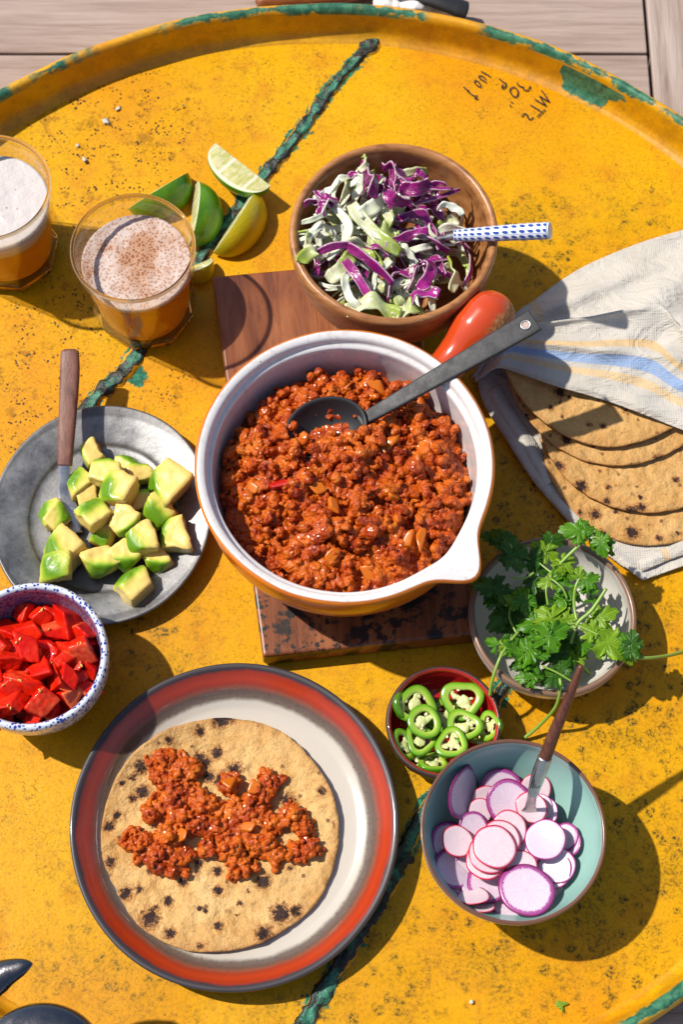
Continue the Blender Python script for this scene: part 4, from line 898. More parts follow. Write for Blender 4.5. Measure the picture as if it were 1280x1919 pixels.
r_ = random.Random(77)
def leaf_mesh(rw, r_, ruffle):
    """three-lobed scalloped blade, base at origin, tip towards +X"""
    na, nr = 132, 9; V = []; F = []; A = []; span = R(128); s1 = r_.uniform(-.1, .1); s2 = r_.uniform(.9, 1.1); ph = r_.uniform(0, 6)
    for i in range(nr + 1):
        for k in range(na + 1):
            u = k / na * 2 - 1; a = u * span; f = i / nr
            lobe = .40 + .60 * abs(math.cos(a * 1.42 + s1)) ** .8 * (1 - .25 * abs(u)); sub = 1 - .20 * (1 - abs(math.cos(a * 4.3 + s1 * 2)) ** .6); ser = .86 + .14 * abs(math.sin(a * 11 + s1)) ** .6
            rr = 1.12 * rw * (1 - (1 - lobe) * f ** .8) * (1 - (1 - sub) * f) * (1 - (1 - ser) * f * f) * f * (1.12 if abs(u) < .3 else 1) * s2
            x, y = rr * math.cos(a) + rw * .05, rr * math.sin(a)
            v = max(0, abs(math.cos(a * 4.26)) - .55) / .45
            z = ruffle * rw * (.10 * math.sin(a * 4 + ph) * f * f + .08 * math.sin(a * 9 + ph * 2) * f ** 3) - .20 * ruffle * (x / rw) ** 2 * rw + .06 * rw * math.sin(3 * u + ph) * f - .018 * rw * v ** 4 * f
            V.append((x, y, z)); A.append(v ** 3 if f > .08 else 1)
    w = na + 1
    for i in range(nr):
        for k in range(na): F.append((i * w + k, (i + 1) * w + k, (i + 1) * w + k + 1, i * w + k + 1))
    return V, F, A
C4 = lambda x, y: (860 + x * .3281, 960 + y * .3281)
def sprig(label, stems, leaves, base):
    o = thing('cilantro_sprig', label, 'cilantro', P(*C4(*base[:2]), base[2]), 'cilantro sprigs in the white bowl')
    for st in stems:
        path = spline([P(*C4(x, y), z) for x, y, z in st[1]], 8); V, F = tube(path, lerp_list([w * .78 for w in st[0]], len(path)), 8); wp('stem', V, F, STEM, o)
    for x, y, rp, ang, z, kind, tx, ty in leaves:
        rw = rp * .3281 * 1.08 / FPX; V, F, A = [], [], []
        for da, fs, off in ((0, .80, .16), (62, .60, .0), (-62, .60, .0)) if rp > 62 else ((0, 1.0, 0),):
            v0, f0, a0 = leaf_mesh(rw * fs * 1.08, r_, r_.uniform(.7, 1.6)); bs = len(V); ca, sa = math.cos(R(da)), math.sin(R(da)); tz = r_.uniform(-.25, .25)
            V += [((x1 + rw * off) * ca - y1 * sa - rw * .42, (x1 + rw * off) * sa + y1 * ca, z1 + tz * x1 * (da != 0) + .0004 * (da == 0)) for x1, y1, z1 in v0]; F += [tuple(i + bs for i in f) for f in f0]; A += a0
        n = Vector((math.tan(R(tx)), math.tan(R(ty)), 1)).normalized(); ax_ = Vector((math.cos(R(ang)), math.sin(R(ang)), 0)); ax_ = (ax_ - n * ax_.dot(n)).normalized(); M = Matrix((ax_, n.cross(ax_), n)).transposed()
        c = P(*C4(x, y), z); L = o.location
        ob('leaf', V, F, LEAF[kind], o, loc=(c.x - L.x, c.y - L.y, c.z - L.z), rot=M, attrs={'vein': A})
TH, TN = [.0016, .0013], [.0010, .0008]
sprig('cilantro sprig with broad pale leaves and a cut stem pointing up over the bowl', [([.0014, .0017, .0014], [(845, 435, .056), (760, 560, .050), (680, 635, .046), (640, 750, .040)]), (TN, [(680, 635, .046), (560, 640, .047), (470, 600, .046)]), (TN, [(690, 650, .046), (800, 700, .048)])],
      [(500, 600, 150, 165, .047, 1, 8, 5), (420, 640, 105, 190, .046, 0, 5, 10), (600, 620, 90, 200, .045, 1, 0, 10), (830, 590, 120, 25, .046, 1, -20, 0), (790, 690, 110, -30, .047, 1, 0, 15), (880, 760, 160, -35, .049, 1, -10, 14), (770, 500, 55, 60, .043, 0, 0, 0)], (680, 635, .04))
sprig('cilantro sprig reaching past the bowl edge towards the tortillas', [([.0013, .0016, .0013, .0012], [(755, 130, .060), (640, 235, .054), (530, 345, .046), (470, 410, .038)]), (TN, [(755, 130, .060), (820, 160, .060)]), (TN, [(530, 345, .046), (460, 290, .044)])],
      [(665, 105, 105, 170, .062, 0, 0, 0), (740, 95, 60, 20, .062, 0, 10, 0), (815, 190, 100, -80, .060, 0, -20, -10), (850, 200, 70, -60, .056, 2, -40, 0), (615, 285, 105, 60, .050, 1, 0, 10), (590, 345, 85, 200, .049, 0, 15, 10), (480, 215, 105, 150, .044, 1, 10, -20), (540, 170, 90, 20, .043, 2, 0, -20)], (530, 345, .04))
sprig('cilantro sprig with ruffled leaves, its stem hanging towards the pepper dish', [([.0015, .0014, .0012], [(180, 1045, .030), (192, 960, .040), (235, 835, .046), (290, 745, .045), (345, 680, .042)]), (TN, [(235, 835, .046), (330, 750, .046)]), (TN, [(235, 835, .046), (255, 740, .044)])],
      [(440, 790, 150, 10, .047, 0, 0, 8), (330, 770, 90, 40, .047, 0, 20, 0), (400, 850, 110, -60, .046, 0, 0, 25), (200, 750, 55, 140, .045, 0, 0, 0), (260, 755, 45, 90, .046, 1, 0, 0), (540, 690, 130, 30, .052, 0, -5, -15), (500, 740, 110, -30, .050, 0, 5, 20)], (235, 835, .04))
sprig('cilantro sprig with a stem curling over the front edge to the turquoise bowl', [([.0016, .0014, .0013], [(375, 1290, .0025), (470, 1210, .012), (555, 1110, .030), (582, 1000, .042), (578, 950, .043)]), (TN, [(478, 878, .044), (560, 915, .044), (645, 965, .043)])],
      [(390, 945, 85, 170, .045, 0, 0, 10), (440, 930, 75, 20, .046, 0, 0, 20), (530, 930, 105, 120, .041, 2, 0, 20), (600, 870, 90, 60, .040, 2, 0, 10), (580, 800, 130, 80, .036, 2, 10, 5)], (578, 950, .038))
sprig('cilantro sprig with a long pale stem running out to the right over the table', [([.0017, .0016, .0014], [(1330, 785, .012), (1200, 818, .030), (1090, 832, .042), (1010, 828, .046), (950, 800, .045)])], [(1000, 770, 95, 50, .050, 2, -10, 0), (955, 745, 70, 110, .050, 0, 0, -15), (990, 725, 60, 80, .051, 2, 0, -10)], (1010, 828, .04))
sprig('cilantro sprig in the middle of the bowl with small upright leaves', [([.0014, .0013, .0011], [(678, 630, .044), (660, 530, .045), (668, 430, .050), (700, 360, .052)]), (TN, [(530, 380, .048), (590, 430, .049), (620, 490, .047)]), (TN, [(510, 530, .044), (500, 450, .047), (510, 390, .048)])],
      [(750, 385, 85, 30, .053, 0, -10, 0), (745, 430, 70, -30, .050, 0, -10, 15), (690, 350, 60, 80, .053, 1, 0, -10), (505, 400, 60, 190, .048, 1, 0, 0), (600, 400, 60, 100, .048, 0, 0, 0), (590, 505, 80, 250, .044, 0, 0, 10), (650, 470, 60, -40, .045, 0, 0, 0), (600, 560, 95, 300, .040, 2, 10, 0)], (678, 630, .036))
sprig('shaded cilantro sprig with round dark leaves on the pot side of the bowl', [(TN, [(430, 345, .046), (370, 380, .046), (300, 370, .046)]), (TN, [(330, 690, .042), (290, 600, .040), (300, 520, .038)])],
      [(200, 430, 135, 180, .046, 2, 25, 5), (200, 480, 100, 230, .042, 2, 20, 20), (365, 490, 100, 100, .046, 0, 5, 0), (300, 500, 80, 170, .044, 1, 0, 0), (250, 600, 120, 220, .036, 2, 10, 10), (330, 600, 110, 290, .036, 2, 0, 10), (300, 700, 90, 250, .034, 2, 0, 0), (410, 560, 80, 90, .040, 2, 0, 0)], (370, 400, .036))
sprig('dark cilantro sprig standing at the back edge towards the pot', [(TN, [(390, 330, .044), (345, 260, .050), (290, 180, .058)])],
      [(310, 215, 150, 120, .056, 2, 25, -20), (250, 150, 90, 140, .058, 2, 15, -20), (180, 140, 70, 170, .050, 2, 0, -20), (430, 260, 80, 60, .045, 2, 0, -15), (420, 420, 80, 240, .042, 2, 0, 0), (460, 330, 70, 0, .041, 2, 0, 0)], (390, 330, .038))
sprig('cilantro sprig at the bowl bottom, cut stem end by the fork handle', [([.0017, .0017], [(770, 940, .012), (700, 870, .018), (640, 790, .022)])], [(660, 815, 90, 120, .030, 1, 0, 0), (640, 730, 100, 60, .030, 2, 0, 0), (720, 760, 70, 30, .034, 0, 0, 0), (480, 500, 90, 100, .030, 2, 0, 0), (450, 700, 120, 180, .030, 2, 0, 0), (550, 620, 120, 0, .026, 2, 0, 0), (350, 870, 70, 200, .036, 2, 0, 10)], (700, 870, .012))

# ---------------------------------------------------------------- shredded cabbage
def m_cab(name, kind):
    t = NT(name); e = t.attr('e'); l = t.attr('l'); p = t.jit(t.obj(), 3); n = t.noise(p, 70, 4, .6); vein = t.step(t.m_('ABSOLUTE', t.m_('SUBTRACT', t.noise(t.scale(p, (60, 160, 60)), 1, 3), .5)), .03, .0)
    if kind == 'purple':
        c = t.mix(t.step(n, .35, .7), (.23, .005, .125), (.42, .02, .25)); c = t.mix(t.m_('MULTIPLY', vein, .25), c, (.42, .12, .28)); c = t.mix(t.step(e, .86, .97), c, (.55, .36, .46))
    elif kind == 'white': c = t.mix(t.step(n, .35, .7), (.80, .80, .68), (.72, .74, .52)); c = t.mix(t.m_('MULTIPLY', vein, .3), c, (.72, .72, .66))
    else: c = t.mix(t.step(t.m_('ADD', l, t.m_('MULTIPLY', t.m_('SUBTRACT', n, .5), .8)), .25, .85), (.70, .70, .44), (.38, .48, .07)); c = t.mix(t.m_('MULTIPLY', vein, .4), c, (.66, .68, .48))
    t.set('col', c); t.set('rough', .28); t.set('coat', .25); t.set('coatr', .15); t.set('sss', .15); t.set('ssss', .003); t.set('nrm', t.bump(t.m_('ADD', n, t.m_('MULTIPLY', vein, .6)), .3, .0012))
    tl = t.n('BsdfTranslucent', {'Color': c}); t.L(t.n('MixShader', {0: .2, 1: t.b.outputs[0], 2: tl}), t.out.inputs[0]); return t.m
CAB = {k: m_cab('cabbage_' + k, k) for k in ('purple', 'white', 'green')}
r_ = random.Random(42)
def shred(kind, c, L, W, bend, twist, yaw, tilt, ruf, label, group, th=.0011):
    nl, nw = 22, 5; V = []; F = []; E = []; Lq = []; ph = r_.uniform(0, 6); x = y = 0.0; a = -bend / 2; pts = []
    for i in range(nl + 1):
        pts.append((x, y, a)); x += L / nl * math.cos(a); y += L / nl * math.sin(a); a += bend / nl * (1 + .8 * math.sin(i * .5 + ph))
    mx_ = sum(p[0] for p in pts) / len(pts); my_ = sum(p[1] for p in pts) / len(pts)
    for i, (x, y, a) in enumerate(pts):
        u = i / nl; w = W * (.55 + .45 * math.sin(math.pi * min(1, max(0, u * .9 + .05))) ** .5) * (1 + .25 * fbm((u * 3, ph, 0), 1, 2)); tw = twist * (u - .5) + ph * .15
        for k in range(nw + 1):
            v = k / nw * 2 - 1; s = v * w / 2; z = s * math.sin(tw) + ruf * W * (.22 * math.sin(u * 9 + ph) + .14 * v * math.sin(u * 15 + ph * 2)) - .0035 * (u - .5) ** 2 * 4 * r_.uniform(.9, 1.1) + .12 * W * v * v
            V.append((x - mx_ - math.sin(a) * s * math.cos(tw), y - my_ + math.cos(a) * s * math.cos(tw), z)); E.append(abs(v)); Lq.append(u)
    w1 = nw + 1
    for i in range(nl):
        for k in range(nw): F.append((i * w1 + k, (i + 1) * w1 + k, (i + 1) * w1 + k + 1, i * w1 + k + 1))
    o = ob('cabbage_shred', V, F, CAB[kind], loc=c, rot=Matrix.Rotation(yaw, 3, 'Z') @ Matrix.Rotation(tilt[0], 3, 'X') @ Matrix.Rotation(tilt[1], 3, 'Y'), attrs={'e': E, 'l': Lq}); solid(o, th, 0)
    tag(o, label, 'cabbage', group)
CL = {'purple': ('glossy purple cabbage shred in the wooden bowl', 'purple cabbage shreds'), 'white': ('white cabbage rib shred in the wooden bowl', 'white cabbage shreds'), 'green': ('pale green cabbage leaf shred in the wooden bowl', 'pale green cabbage shreds')}
BZ = bowl_inner(.0722, .078, .040, .0062, 2.0)
PURP = [(735, 345, 60), (770, 375, 55), (700, 320, 35), (690, 470, 40), (730, 500, 40), (800, 520, 40), (600, 385, 25), (610, 490, 25), (770, 440, 35), (840, 470, 35), (590, 515, 25)]
GREEN = [(660, 540, 55), (720, 570, 50), (860, 510, 30), (700, 430, 35), (630, 520, 40), (790, 575, 30), (740, 480, 20)]
for k in range(190):
    a = r_.uniform(0, 6.28); f = math.sqrt(r_.random()); px, py = 722 + 152 * f * math.cos(a), 448 + 138 * f * math.sin(a)
    if px > 850 and py < 420: continue
    pu = max(math.exp(-((px - x) ** 2 + (py - y) ** 2) / (s * s)) for x, y, s in PURP); gr = max(math.exp(-((px - x) ** 2 + (py - y) ** 2) / (s * s)) for x, y, s in GREEN)
    w = [.08 + 1.05 * pu, .75, .16 + 1.0 * gr]; kd = r_.choices(('purple', 'white', 'green'), w)[0]
    lay = r_.random(); zz0 = ZB + .044 + .030 * (1 - f * f) * (.55 + .45 * lay) + .009 * lay
    c = P(px, py, zz0); d = math.hypot(c.x - BC.x, c.y - BC.y); zmin = ZB + BZ(min(.070, d + .010)) + .005
    if zz0 < zmin: c = P(px, py, zmin); d2 = math.hypot(c.x - BC.x, c.y - BC.y)
    if math.hypot(c.x - BC.x, c.y - BC.y) > .061: continue
    sz = {'purple': (r_.uniform(.018, .042), r_.uniform(.003, .0070)), 'white': (r_.uniform(.018, .040), r_.uniform(.0025, .0065)), 'green': (r_.uniform(.018, .034), r_.uniform(.005, .011))}[kd]
    if d > .05: sz = (min(sz[0], .020), sz[1])
    shred(kd, c, sz[0], sz[1], r_.choice((-1, 1)) * r_.uniform(.2, 2.4), r_.uniform(-2.2, 2.2), r_.uniform(0, 6.28), (r_.uniform(-.7, .7), r_.uniform(-.35, .35)), r_.uniform(.4, 1.6), *CL[kd])
def hero(kd, px, py, z, L, W, bend, tw, yaw, tl, ruf=.8, lab=None): shred(kd, P(px, py, ZB + z), L, W, bend, tw, R(yaw), tl, ruf, lab or CL[kd][0], CL[kd][1])
hero('white', 630, 420, .078, .066, .0062, -2.6, .5, -80, (0, 0), .3, 'long curled white cabbage rib looping down in the wooden bowl')
hero('white', 590, 465, .070, .030, .0065, .8, .5, -30, (.3, 0))
hero('purple', 640, 462, .082, .036, .0058, -.5, .3, 8, (.25, 0), .3)
hero('purple', 690, 490, .083, .046, .0075, -.3, .4, -42, (.3, 0), .3, 'wide purple cabbage strip running down the middle of the heap')
hero('purple', 670, 520, .081, .040, .0068, .3, .4, -58, (-.2, 0), .3)
hero('green', 700, 430, .083, .050, .010, .5, .6, -50, (.3, .1), .5, 'long pale leaf strip with green edge in the middle of the heap')
hero('white', 700, 385, .086, .024, .010, .6, .9, 40, (.4, 0), .8)
hero('purple', 692, 335, .093, .030, .012, .5, .8, 95, (.7, .4), .8, 'tall purple cabbage leaf standing at the back of the heap')
hero('purple', 745, 320, .088, .026, .009, -.8, 1.2, 130, (.6, .2), .9)
hero('purple', 780, 350, .088, .024, .010, 1.4, 1, 20, (.5, 0), 1)
hero('purple', 745, 372, .092, .022, .011, 2.0, 1, -20, (.5, .2), 1.2)
hero('green', 685, 303, .097, .014, .005, 1.6, 1.5, 80, (.5, .2), 1.2, 'curled pale green cabbage tip at the very back of the heap')
hero('green', 775, 322, .085, .020, .006, .1, .1, 10, (.2, 0), .1)
hero('purple', 820, 368, .078, .034, .0030, .5, 1, 16, (.1, -.1), .4, 'thin purple cabbage shred sticking out over the bare bowl wall')
hero('green', 700, 575, .079, .038, .011, -.8, .6, -10, (-.5, 0), 1.2)
hero('green', 765, 580, .076, .022, .010, .6, .6, 10, (-.4, 0), 1.2)
hero('white', 655, 545, .080, .030, .006, 1.4, 1, -75, (0, .1), 1)
hero('green', 640, 500, .078, .026, .011, .5, .5, 50, (.2, 0), .8)
hero('green', 850, 510, .070, .026, .009, .6, 1.0, 100, (.5, 0), .9)
hero('purple', 800, 515, .076, .028, .009, 1.6, 1.2, 70, (.3, 0), 1)
hero('purple', 880, 500, .066, .030, .0035, .9, .7, 85, (.2, 0), .3)
hero('purple', 790, 555, .080, .026, .008, 1.8, 1, 200, (.3, .1), 1)

# ---------------------------------------------------------------- cutlery
def tube_uv(path, rads, n, **k):
    V, F = tube(path, rads, n, **k); m = len(path); return V, F, [(j / n, i / (m - 1)) for i in range(m) for j in range(n)]
def flatpath(pts, sub=8): return spline([P(*p) for p in pts], sub)
# blue and white handled server in the slaw
o = thing('serving_spoon', 'spoon with blue and white patterned handle resting in the cabbage bowl', 'spoon', P(950, 440, .10))
hp = flatpath([(853, 441, .098), (900, 439, .104), (970, 435, .113), (1030, 432, .121)]); V, F, UV = tube_uv(hp, lerp_list([.0040, .0047, .0054, .0058, .0059], len(hp)), 28)
t = NT('patterned_handle'); u, v, _z = t.sep(t.uv()); uu = t.m_('FRACT', t.m_('MULTIPLY', u, 9.0)); vv = t.m_('FRACT', t.m_('MULTIPLY', v, 13.0))
d = t.m_('ADD', t.m_('POWER', t.m_('MULTIPLY', t.m_('SUBTRACT', uu, .52), 2.9), 2.0), t.m_('POWER', t.m_('MULTIPLY', t.m_('SUBTRACT', t.m_('ADD', vv, t.m_('MULTIPLY', uu, .35)), .67), 2.9), 2.0)); dot = t.step(d, 1.05, .8)
ln = t.step(t.m_('ABSOLUTE', t.m_('SUBTRACT', uu, .03)), .045, .02); bl = t.m_('MAXIMUM', dot, ln)
t.set('col', t.mix(bl, (.66, .68, .72), (.022, .065, .30))); t.set('rough', .2); t.set('coat', .4)
wp('handle', V, F, t.m, o, uv=UV)
hp2 = [hp[-1], hp[-1] + (hp[-1] - hp[-2]) * .12]; V, F = tube([hp[-1] + (hp[-1] - hp[-2]).normalized() * .0002 * k for k in (.5, 3, 4)], [.0057, .0057, .0052], 28); wp('end_cap', V, F, m_plain('cap_ceramic', (.60, .62, .66), .25), o)
hp = flatpath([(780, 462, .078), (815, 450, .088), (858, 441, .0985)]); V, F = tube(hp, lerp_list([(.006, .0012), (.0022, .0018), (.0032, .0032)], len(hp)), 16); wp('neck', V, F, STEEL, o)
# dark ladle in the pot
o = thing('serving_ladle', 'blackened steel spoon with a riveted flat handle resting in the pot of mince', 'spoon', P(700, 780, .085))
hp = flatpath([(674, 790, .0825), (690, 781, .0838), (720, 764, .0865), (800, 718, .0950), (880, 672, .1030), (940, 637, .1085), (985, 611, .1125), (1003, 600, .114)])
dirv = (hp[-1] - hp[-6]).normalized(); up_ = Vector((0, 0, 1)); sd = dirv.cross(up_).normalized()
V, F = tube(hp, lerp_list([(.0042, .0016), (.0044, .0018), (.0050, .0017), (.0060, .0016), (.0070, .0015), (.0078, .0014), (.0082, .0014), (.0083, .0013)], len(hp)), 24, pw=6)
wp('handle', V, F, DARKSTEEL, o)
hc = P(986, 611, .1125); nrm = sd.cross(dirv).normalized(); 
if nrm.z < 0: nrm = -nrm
M = basis(nrm); V, F = lathe([(.0034, .0012), (.0034, .0022), (.0030, .0024), (.0025, .0021), (.0024, .0013)], 32, close=False); F.pop(); F.pop()
wp('hole_ring', [M @ Vector(v) + hc for v in V], F, STEEL, o)
V, F = lathe([(.00001, 0), (.0025, 0)], 32); F.pop(); F.pop(); wp('hole_disc', [M @ Vector(v) + hc + nrm * .0017 for v in V], F, m_plain('hole_disc_tan', (.42, .30, .26), .45), o)  # pale solid disc and ring stand in for the open hole of the handle
bc = P(612, 803, .0812); ax_ = Vector((hp[6] - bc)); ax_.z = 0; ax_.normalize(); bn = Vector((-.05, -.28, 1)).normalized(); ax_ = (ax_ - bn * ax_.dot(bn)).normalized(); ay_ = bn.cross(ax_)
V = []; F = []; na, nr = 48, 12
for i in range(nr + 1):
    for k in range(na):
        a = 2 * math.pi * k / na; f = i / nr; V.append(bc + ax_ * (.0275 * f * math.cos(a)) + ay_ * (.0205 * f * math.sin(a)) + bn * (.0125 * (f ** 2.4 - 1) + .003))
for i in range(nr):
    for k in range(na): k2 = (k + 1) % na; F.append((i * na + k, (i + 1) * na + k, (i + 1) * na + k2, i * na + k2))
solid(wp('bowl', V, F, DARKSTEEL, o), .0012, 0)
# wooden handled fork in the turquoise bowl
WOODD = m_wood('dark_handle_wood', (.035, .010, .005), (.10, .030, .015), (.15, .050, .025), (300, 40, 300), .35)
o = thing('fork', 'fork with slim dark wooden handle and engraved collar in the radish bowl', 'fork', P(1003, 1475, .055))
hp = flatpath([(1090, 1247, .128), (1068, 1305, .113), (1040, 1372, .095), (1020, 1425, .081)]); V, F = tube(hp, lerp_list([.0016, .0024, .0031, .0037, .0040, .0040], len(hp)), 20); wp('handle', V, F, WOODD, o)
hp = flatpath([(1022, 1420, .083), (1012, 1446, .0755), (1004, 1470, .0685), (998, 1492, .062)]); V, F = tube(hp, lerp_list([(.0045, .0042), (.0046, .0036), (.0040, .0022), (.0030, .0014)], len(hp)), 20); wp('collar', V, F, STEEL, o)
for k in range(5):
    q = [p + Vector(((k - 2) * .0013, 0, .0032)) for p in hp[2:20]]; V, F = tube(q, [.0003] * len(q), 6); wp('engraved_line', V, F, DARKSTEEL, o)
hp = flatpath([(998, 1490, .0600), (994, 1512, .0420), (990, 1535, .0290), (985, 1560, .0240)]); V, F = tube(hp, lerp_list([(.0030, .0013), (.0036, .001), (.0090, .0008), (.0092, .0006)], len(hp)), 14); wp('head', V, F, STEEL, o)
# wooden handled server on the pewter plate
WOODR = m_wood('red_handle_wood', (.07, .028, .022), (.17, .065, .042), (.24, .11, .075), (240, 30, 200), .5)
o = thing('food_server', 'small steel server with flat reddish wooden handle leaning on the metal plate', 'server', P(122, 930, .01))
hp = flatpath([(130, 655, .042), (130, 700, .038), (127, 760, .032), (123, 830, .025), (121, 873, .020)]); rr = lerp_list([(.0062, .0030), (.0070, .0034), (.0068, .0033), (.0062, .0032), (.0056, .0030), (.0050, .0028)], len(hp)); rr[0] = (.0042, .002)
V, F = tube(hp, rr, 24, pw=3); wp('handle', V, F, WOODR, o)
hp = flatpath([(121, 870, .0205), (119, 905, .015), (121, 925, .0115), (130, 960, .0075), (138, 1000, .0065)]); V, F = tube(hp, lerp_list([(.0046, .0020), (.0036, .0012), (.0050, .0009), (.0066, .0007), (.0060, .0006)], len(hp)), 16, pw=4); wp('blade', V, F, STEEL, o)

# ---------------------------------------------------------------- towel
def m_cloth():
    t = NT('linen'); u, v, _z = t.sep(t.uv()); p = t.obj(); n = t.noise(p, 16, 4); vd = t.attr('stripe'); vv = t.m_('ADD', vd, t.m_('MULTIPLY', t.m_('SUBTRACT', n, .5), .03))
    def band(a, b): return t.m_('MULTIPLY', t.step(vv, a - .012, a + .012), t.step(vv, b + .012, b - .012))
    w1 = t.n('TexWave', {'Vector': p, 'Scale': 190.0, 'Distortion': .8, 'Detail': 2.0}, out=1, bands_direction='X'); w2 = t.n('TexWave', {'Vector': p, 'Scale': 190.0, 'Distortion': .8, 'Detail': 2.0}, out=1, bands_direction='Y'); wv = t.m_('MAXIMUM', w1, w2); slub = t.noise(t.scale(p, (30, 400, 30)), 1, 3); slub2 = t.noise(t.scale(p, (400, 30, 30)), 1, 3)
    c = t.mix(t.step(n, .3, .7), (.50, .46, .39), (.56, .52, .46)); c = t.mix(band(.10, .22), c, (.62, .43, .22)); c = t.mix(band(.36, .56), c, (.26, .36, .55)); c = t.mix(band(.66, .80), c, (.62, .45, .25)); c = t.mix(band(1.2, 1.35), c, (.58, .44, .27))
    c = t.mix(t.m_('MULTIPLY', t.step(t.m_('ADD', slub, slub2), 1.0, 1.3), .25), c, (.50, .46, .40)); c = t.mix(t.m_('MULTIPLY', t.step(wv, .55, .2), .22), c, (.40, .36, .31))
    t.set('col', c); t.set('rough', .85); t.set('spec', .2); t.set('sheen', .2); wr = t.bump(t.noise(t.scale(p, (1.0, 1.7, 1.0)), 42, 4, .55, 1.6), .55, .006); t.set('nrm', t.bump(t.m_('ADD', wv, t.m_('MULTIPLY', t.m_('ADD', slub, slub2), .8)), .35, .0008, wr)); return t.m
LINEN = m_cloth()
tw = thing('tea_towel', 'folded off white linen towel with blue and tan stripes around the tortillas', 'towel', P(1150, 760, 0))
def poly(L, u):
    L = [Vector((*q, 0)) for q in L]; n = len(L) - 1; t = u * n; i = min(int(t), n - 1); f = t - i
    p0, p1, p2, p3 = L[max(i - 1, 0)], L[i], L[i + 1], L[min(i + 2, n)]
    q = .5 * ((2 * p1) + (p2 - p0) * f + (2 * p0 - 5 * p1 + 4 * p2 - p3) * f * f + (3 * p1 - p0 - 3 * p2 + p3) * f ** 3); return q.x, q.y
def cloth(name, A, B, zf, sf, nu=110, nv=60, th=.0010):
    st = []
    def fn(u, v):
        a, b = poly(A, u), poly(B, u); x, y = a[0] + (b[0] - a[0]) * v, a[1] + (b[1] - a[1]) * v; st.append(sf(u, v)); return P(x, y, zf(u, v, x, y))
    V, F, UV = grid(nu, nv, fn); o = wp(name, V, F, LINEN, tw, uv=UV, attrs={'stripe': st}); solid(o, th, 1); return o
ss_ = lambda x: max(0, min(1, x)) ** 2 * (3 - 2 * max(0, min(1, x)))
cloth('under_layer', [(892, 690), (905, 752), (948, 822), (1003, 905), (1075, 985), (1140, 1040), (1206, 1088)], [(1420, 560), (1420, 640), (1420, 720), (1420, 800), (1420, 880), (1420, 960), (1420, 1012)],
      lambda u, v, x, y: .0012 + .0022 * (1 + fbm((x * .011, y * .011, 1), 1, 2)) * (1 - .3 * v) + .0035 * math.exp(-((v - .035) / .03) ** 2) * (.4 + .6 * math.sin(3.14 * u)), lambda u, v: 2.0 + v)
cloth('side_fold', [(912, 738), (922, 760), (946, 800), (985, 860), (1018, 915)], [(935, 722), (952, 750), (985, 800), (1015, 850), (1040, 900)],
      lambda u, v, x, y: .0045 + .0050 * math.sin(math.pi * v) * (.5 + .5 * math.sin(math.pi * u)), lambda u, v: 2.5, 50, 20)
cloth('corner_fold', [(1198, 1050), (1240, 1030), (1300, 1005), (1420, 960)], [(1204, 1072), (1250, 1052), (1310, 1030), (1420, 985)], lambda u, v, x, y: .0055 + .0018 * math.sin(math.pi * v) + .0006 * fbm((x * .05, y * .05, 3), 1, 2), lambda u, v: 1.27 if .30 < u < .42 else 2.2, 50, 12)
def zback(u, v, x, y):
    base = .0016 + .0215 * ss_((v * 1.35 - .06)) * ss_((u + .05) * 2.6)
    f = fbm((x * .009, y * .011, 7), 1, 2) * .0065 * ss_(v * 3) + .0050 * math.exp(-(((x - 1010) * .7 + (y - 560) * .7) / 26) ** 2) * ss_(v * 2)
    f += .0042 * math.exp(-(((x - 1110) * .35 + (y - 545) * .94) / 16) ** 2) * ss_((u - .2) * 4) + .0040 * math.sin((x * .5 + y) * .05 + 2 * math.sin(x * .01)) * ss_(v * 2.2)
    return base + f * (1 - .4 * ss_((v - .8) * 5))
cloth('back_fold', [(884, 708), (925, 640), (966, 588), (1005, 560), (1060, 520), (1112, 491), (1200, 455), (1290, 428), (1440, 385)], [(905, 708), (960, 665), (1000, 650), (1040, 645), (1080, 640), (1130, 640), (1210, 640), (1300, 690), (1440, 720)], zback, lambda u, v: 1.27 if .33 < u < .385 and v < .75 else 3.0, 150, 80)
def zfront(u, v, x, y):
    b = .0320 - .0058 * v + .0010 * u
    b -= .019 * (1 - ss_(u * 4.5)) * (1 - .3 * v)
    f = .0045 * fbm((x * .009, y * .016, 4), 1, 2) + .0042 * math.exp(-((y - (640 + (x - 1000) * .10)) / 11) ** 2) * ss_((u - .15) * 4) + .0026 * math.sin((y - x * .22) * .062 + 1.2 * math.sin(x * .012)) * ss_((u - .2) * 3) * (1 - v)
    f += .0028 * math.exp(-((v - .02) / .05) ** 2) - .0020 * ss_((v - .93) * 14)
    return b + f
cloth('front_flap', [(890, 704), (930, 650), (972, 609), (1020, 604), (1065, 598), (1110, 592), (1190, 576), (1241, 571), (1300, 628), (1440, 650)], [(892, 716), (915, 698), (937, 690), (975, 700), (1020, 716), (1070, 731), (1140, 752), (1210, 778), (1282, 806), (1440, 870)], zfront, lambda u, v: (v - .28) / .62 if u > .3 else (v - .28) / .62, 170, 90)

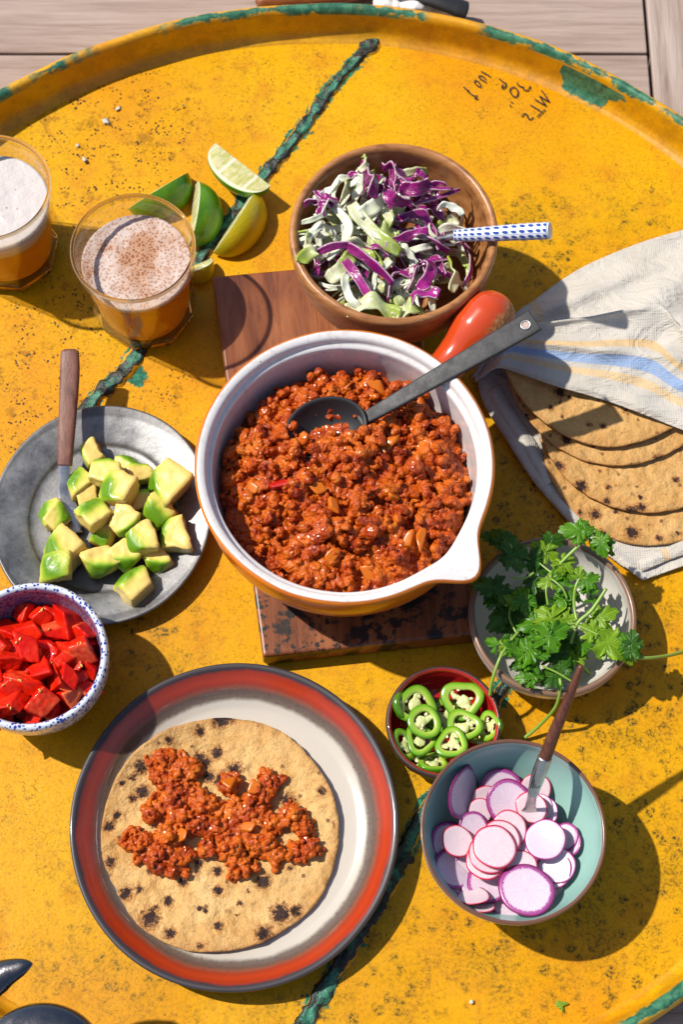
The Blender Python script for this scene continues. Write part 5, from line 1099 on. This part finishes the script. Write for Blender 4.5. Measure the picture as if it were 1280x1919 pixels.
# ---------------------------------------------------------------- small things and edges of the frame
t = NT('white_fleck', col=(.55, .50, .42), rough=.7)
r_ = random.Random(2)
for px, py, s in ((222, 203, .0036), (196, 228, .0052), (144, 271, .0022), (158, 297, .0028)):
    V, F = chunk(planes_box(r_, s, s * .6, .00025, .4), 14, 3); tag(ob('white_fleck', V, F, t.m, loc=P(px, py, .0008), rot=(0, 0, r_.uniform(0, 3))), 'tiny white flake lying on the rusty yellow table beside the beer', 'flake', 'white flakes on the table')
V, F, A = leaf_mesh(.0045, r_, .6); tag(ob('leaf_scrap', V, F, LEAF[1], loc=P(1056, 1886, .0015), rot=(0, .1, 2.6), attrs={'vein': A}), 'small green leaf scrap on the bare yellow table below the turquoise bowl', 'leaf')
V, F = lathe([(.0001, .0004), (.0012, .0005), (.0015, .0010), (.0009, .0016), (.0001, .0017)], 24); tag(ob('salt_crumb', V, F, t.m, loc=P(884, 1878, .0)), 'tiny white crumb on the bare yellow table below the turquoise bowl', 'crumb')
# cutlery and napkin behind the table rim
t = NT('paper_napkin', rough=.8); t.set('col', t.mix(t.noise(t.obj(), 60), (.66, .65, .62), (.72, .71, .69)))
def napz(u, v, x, y): return ZD + .003 + .016 * (1 - abs(u - .5) * 1.2) * (.55 + .6 * abs(math.sin(u * 7.5 + .6))) * ss_(v * 4) * ss_((1 - v) * 4) + .002 * fbm((x * .05, y * .05, 0), 1, 2)
V, F, UV = grid(60, 24, lambda u, v: P(700 + 150 * u, -55 + 82 * v + 14 * u, napz(u, v, 700 + 150 * u, 80 * v)))
o = ob('paper_napkin', [p - P(775, -10, ZD) for p in V], F, t.m, loc=P(775, -10, ZD)); solid(o, .0006); tag(o, 'crumpled white napkin on the deck behind the table rim', 'napkin')
o = thing('table_knife', 'dark handled table knife lying on the deck by the white napkin', 'knife', P(820, 6, ZD))
hp = flatpath([(650, -60, ZD + .020), (770, -14, ZD + .021), (820, 2, ZD + .020), (858, 14, ZD + .0175), (878, 20, ZD + .016)]); rr = lerp_list([(.006, .003), (.0065, .0035), (.007, .0042), (.0085, .0046), (.0078, .004)], len(hp)); rr[-1] = (.003, .002); rr[-2] = (.0062, .003)
V, F = tube(hp, rr, 20); wp('handle', V, F, DARKSTEEL, o)
hp = flatpath([(560, -90, ZD + .0195), (655, -58, ZD + .0200)]); V, F = tube(hp, lerp_list([(.009, .0008), (.008, .0010)], len(hp)), 12); wp('blade', V, F, STEEL, o)
o = thing('wooden_spoon', 'reddish wooden utensil handle on the deck behind the table rim', 'spoon', P(570, -4, ZD))
hp = flatpath([(492, 2, ZD + .006), (500, 2, ZD + .0065), (570, -3, ZD + .007), (660, -10, ZD + .007), (760, -40, ZD + .007)]); rr = lerp_list([(.006, .006), (.0066, .0064), (.0062, .006), (.006, .006)], len(hp)); rr[0] = (.003, .003); V, F = tube(hp, rr, 20); wp('handle', V, F, m_wood('orange_handle_wood', (.10, .025, .008), (.22, .07, .02), (.30, .11, .035), (40, 300, 300), .35), o)
# dark bottle opener standing at the near edge
o = thing('corkscrew', 'dark polished metal corkscrew standing near the table edge below the plate', 'corkscrew', P(86, 2010, 0))
BLK = m_steel('black_chrome', (.16, .155, .16), .12, 1.0, .2); bx = P(74, 2016, .10)
V, F = lathe(smooth_prof([(.0001, .0008), (.026, .0008), (.027, .004), (.022, .03), (.021, .06), (.030, .085), (.0385, .098), (.0395, .104), (.036, .109), (.022, .1125), (.0001, .1135)], 5), 64); wp('body', [(v[0] + bx.x, v[1] + bx.y, v[2]) for v in V], F, BLK, o)
V, F = lathe(smooth_prof([(.0090, .1130), (.0092, .118), (.0080, .1215), (.0001, .1225)], 4), 40); wp('cap', [(v[0] + bx.x, v[1] + bx.y, v[2]) for v in V], F, STEEL, o)
hp = flatpath([(40, 1960, .092), (-40, 1935, .094), (-45, 1870, .098), (0, 1830, .102), (40, 1812, .105), (60, 1806, .106)]); V, F = tube(hp, lerp_list([(.006, .004), (.008, .005), (.011, .006), (.009, .005), (.005, .003), (.0006, .0006)], len(hp)), 16); wp('lever', V, F, BLK, o)
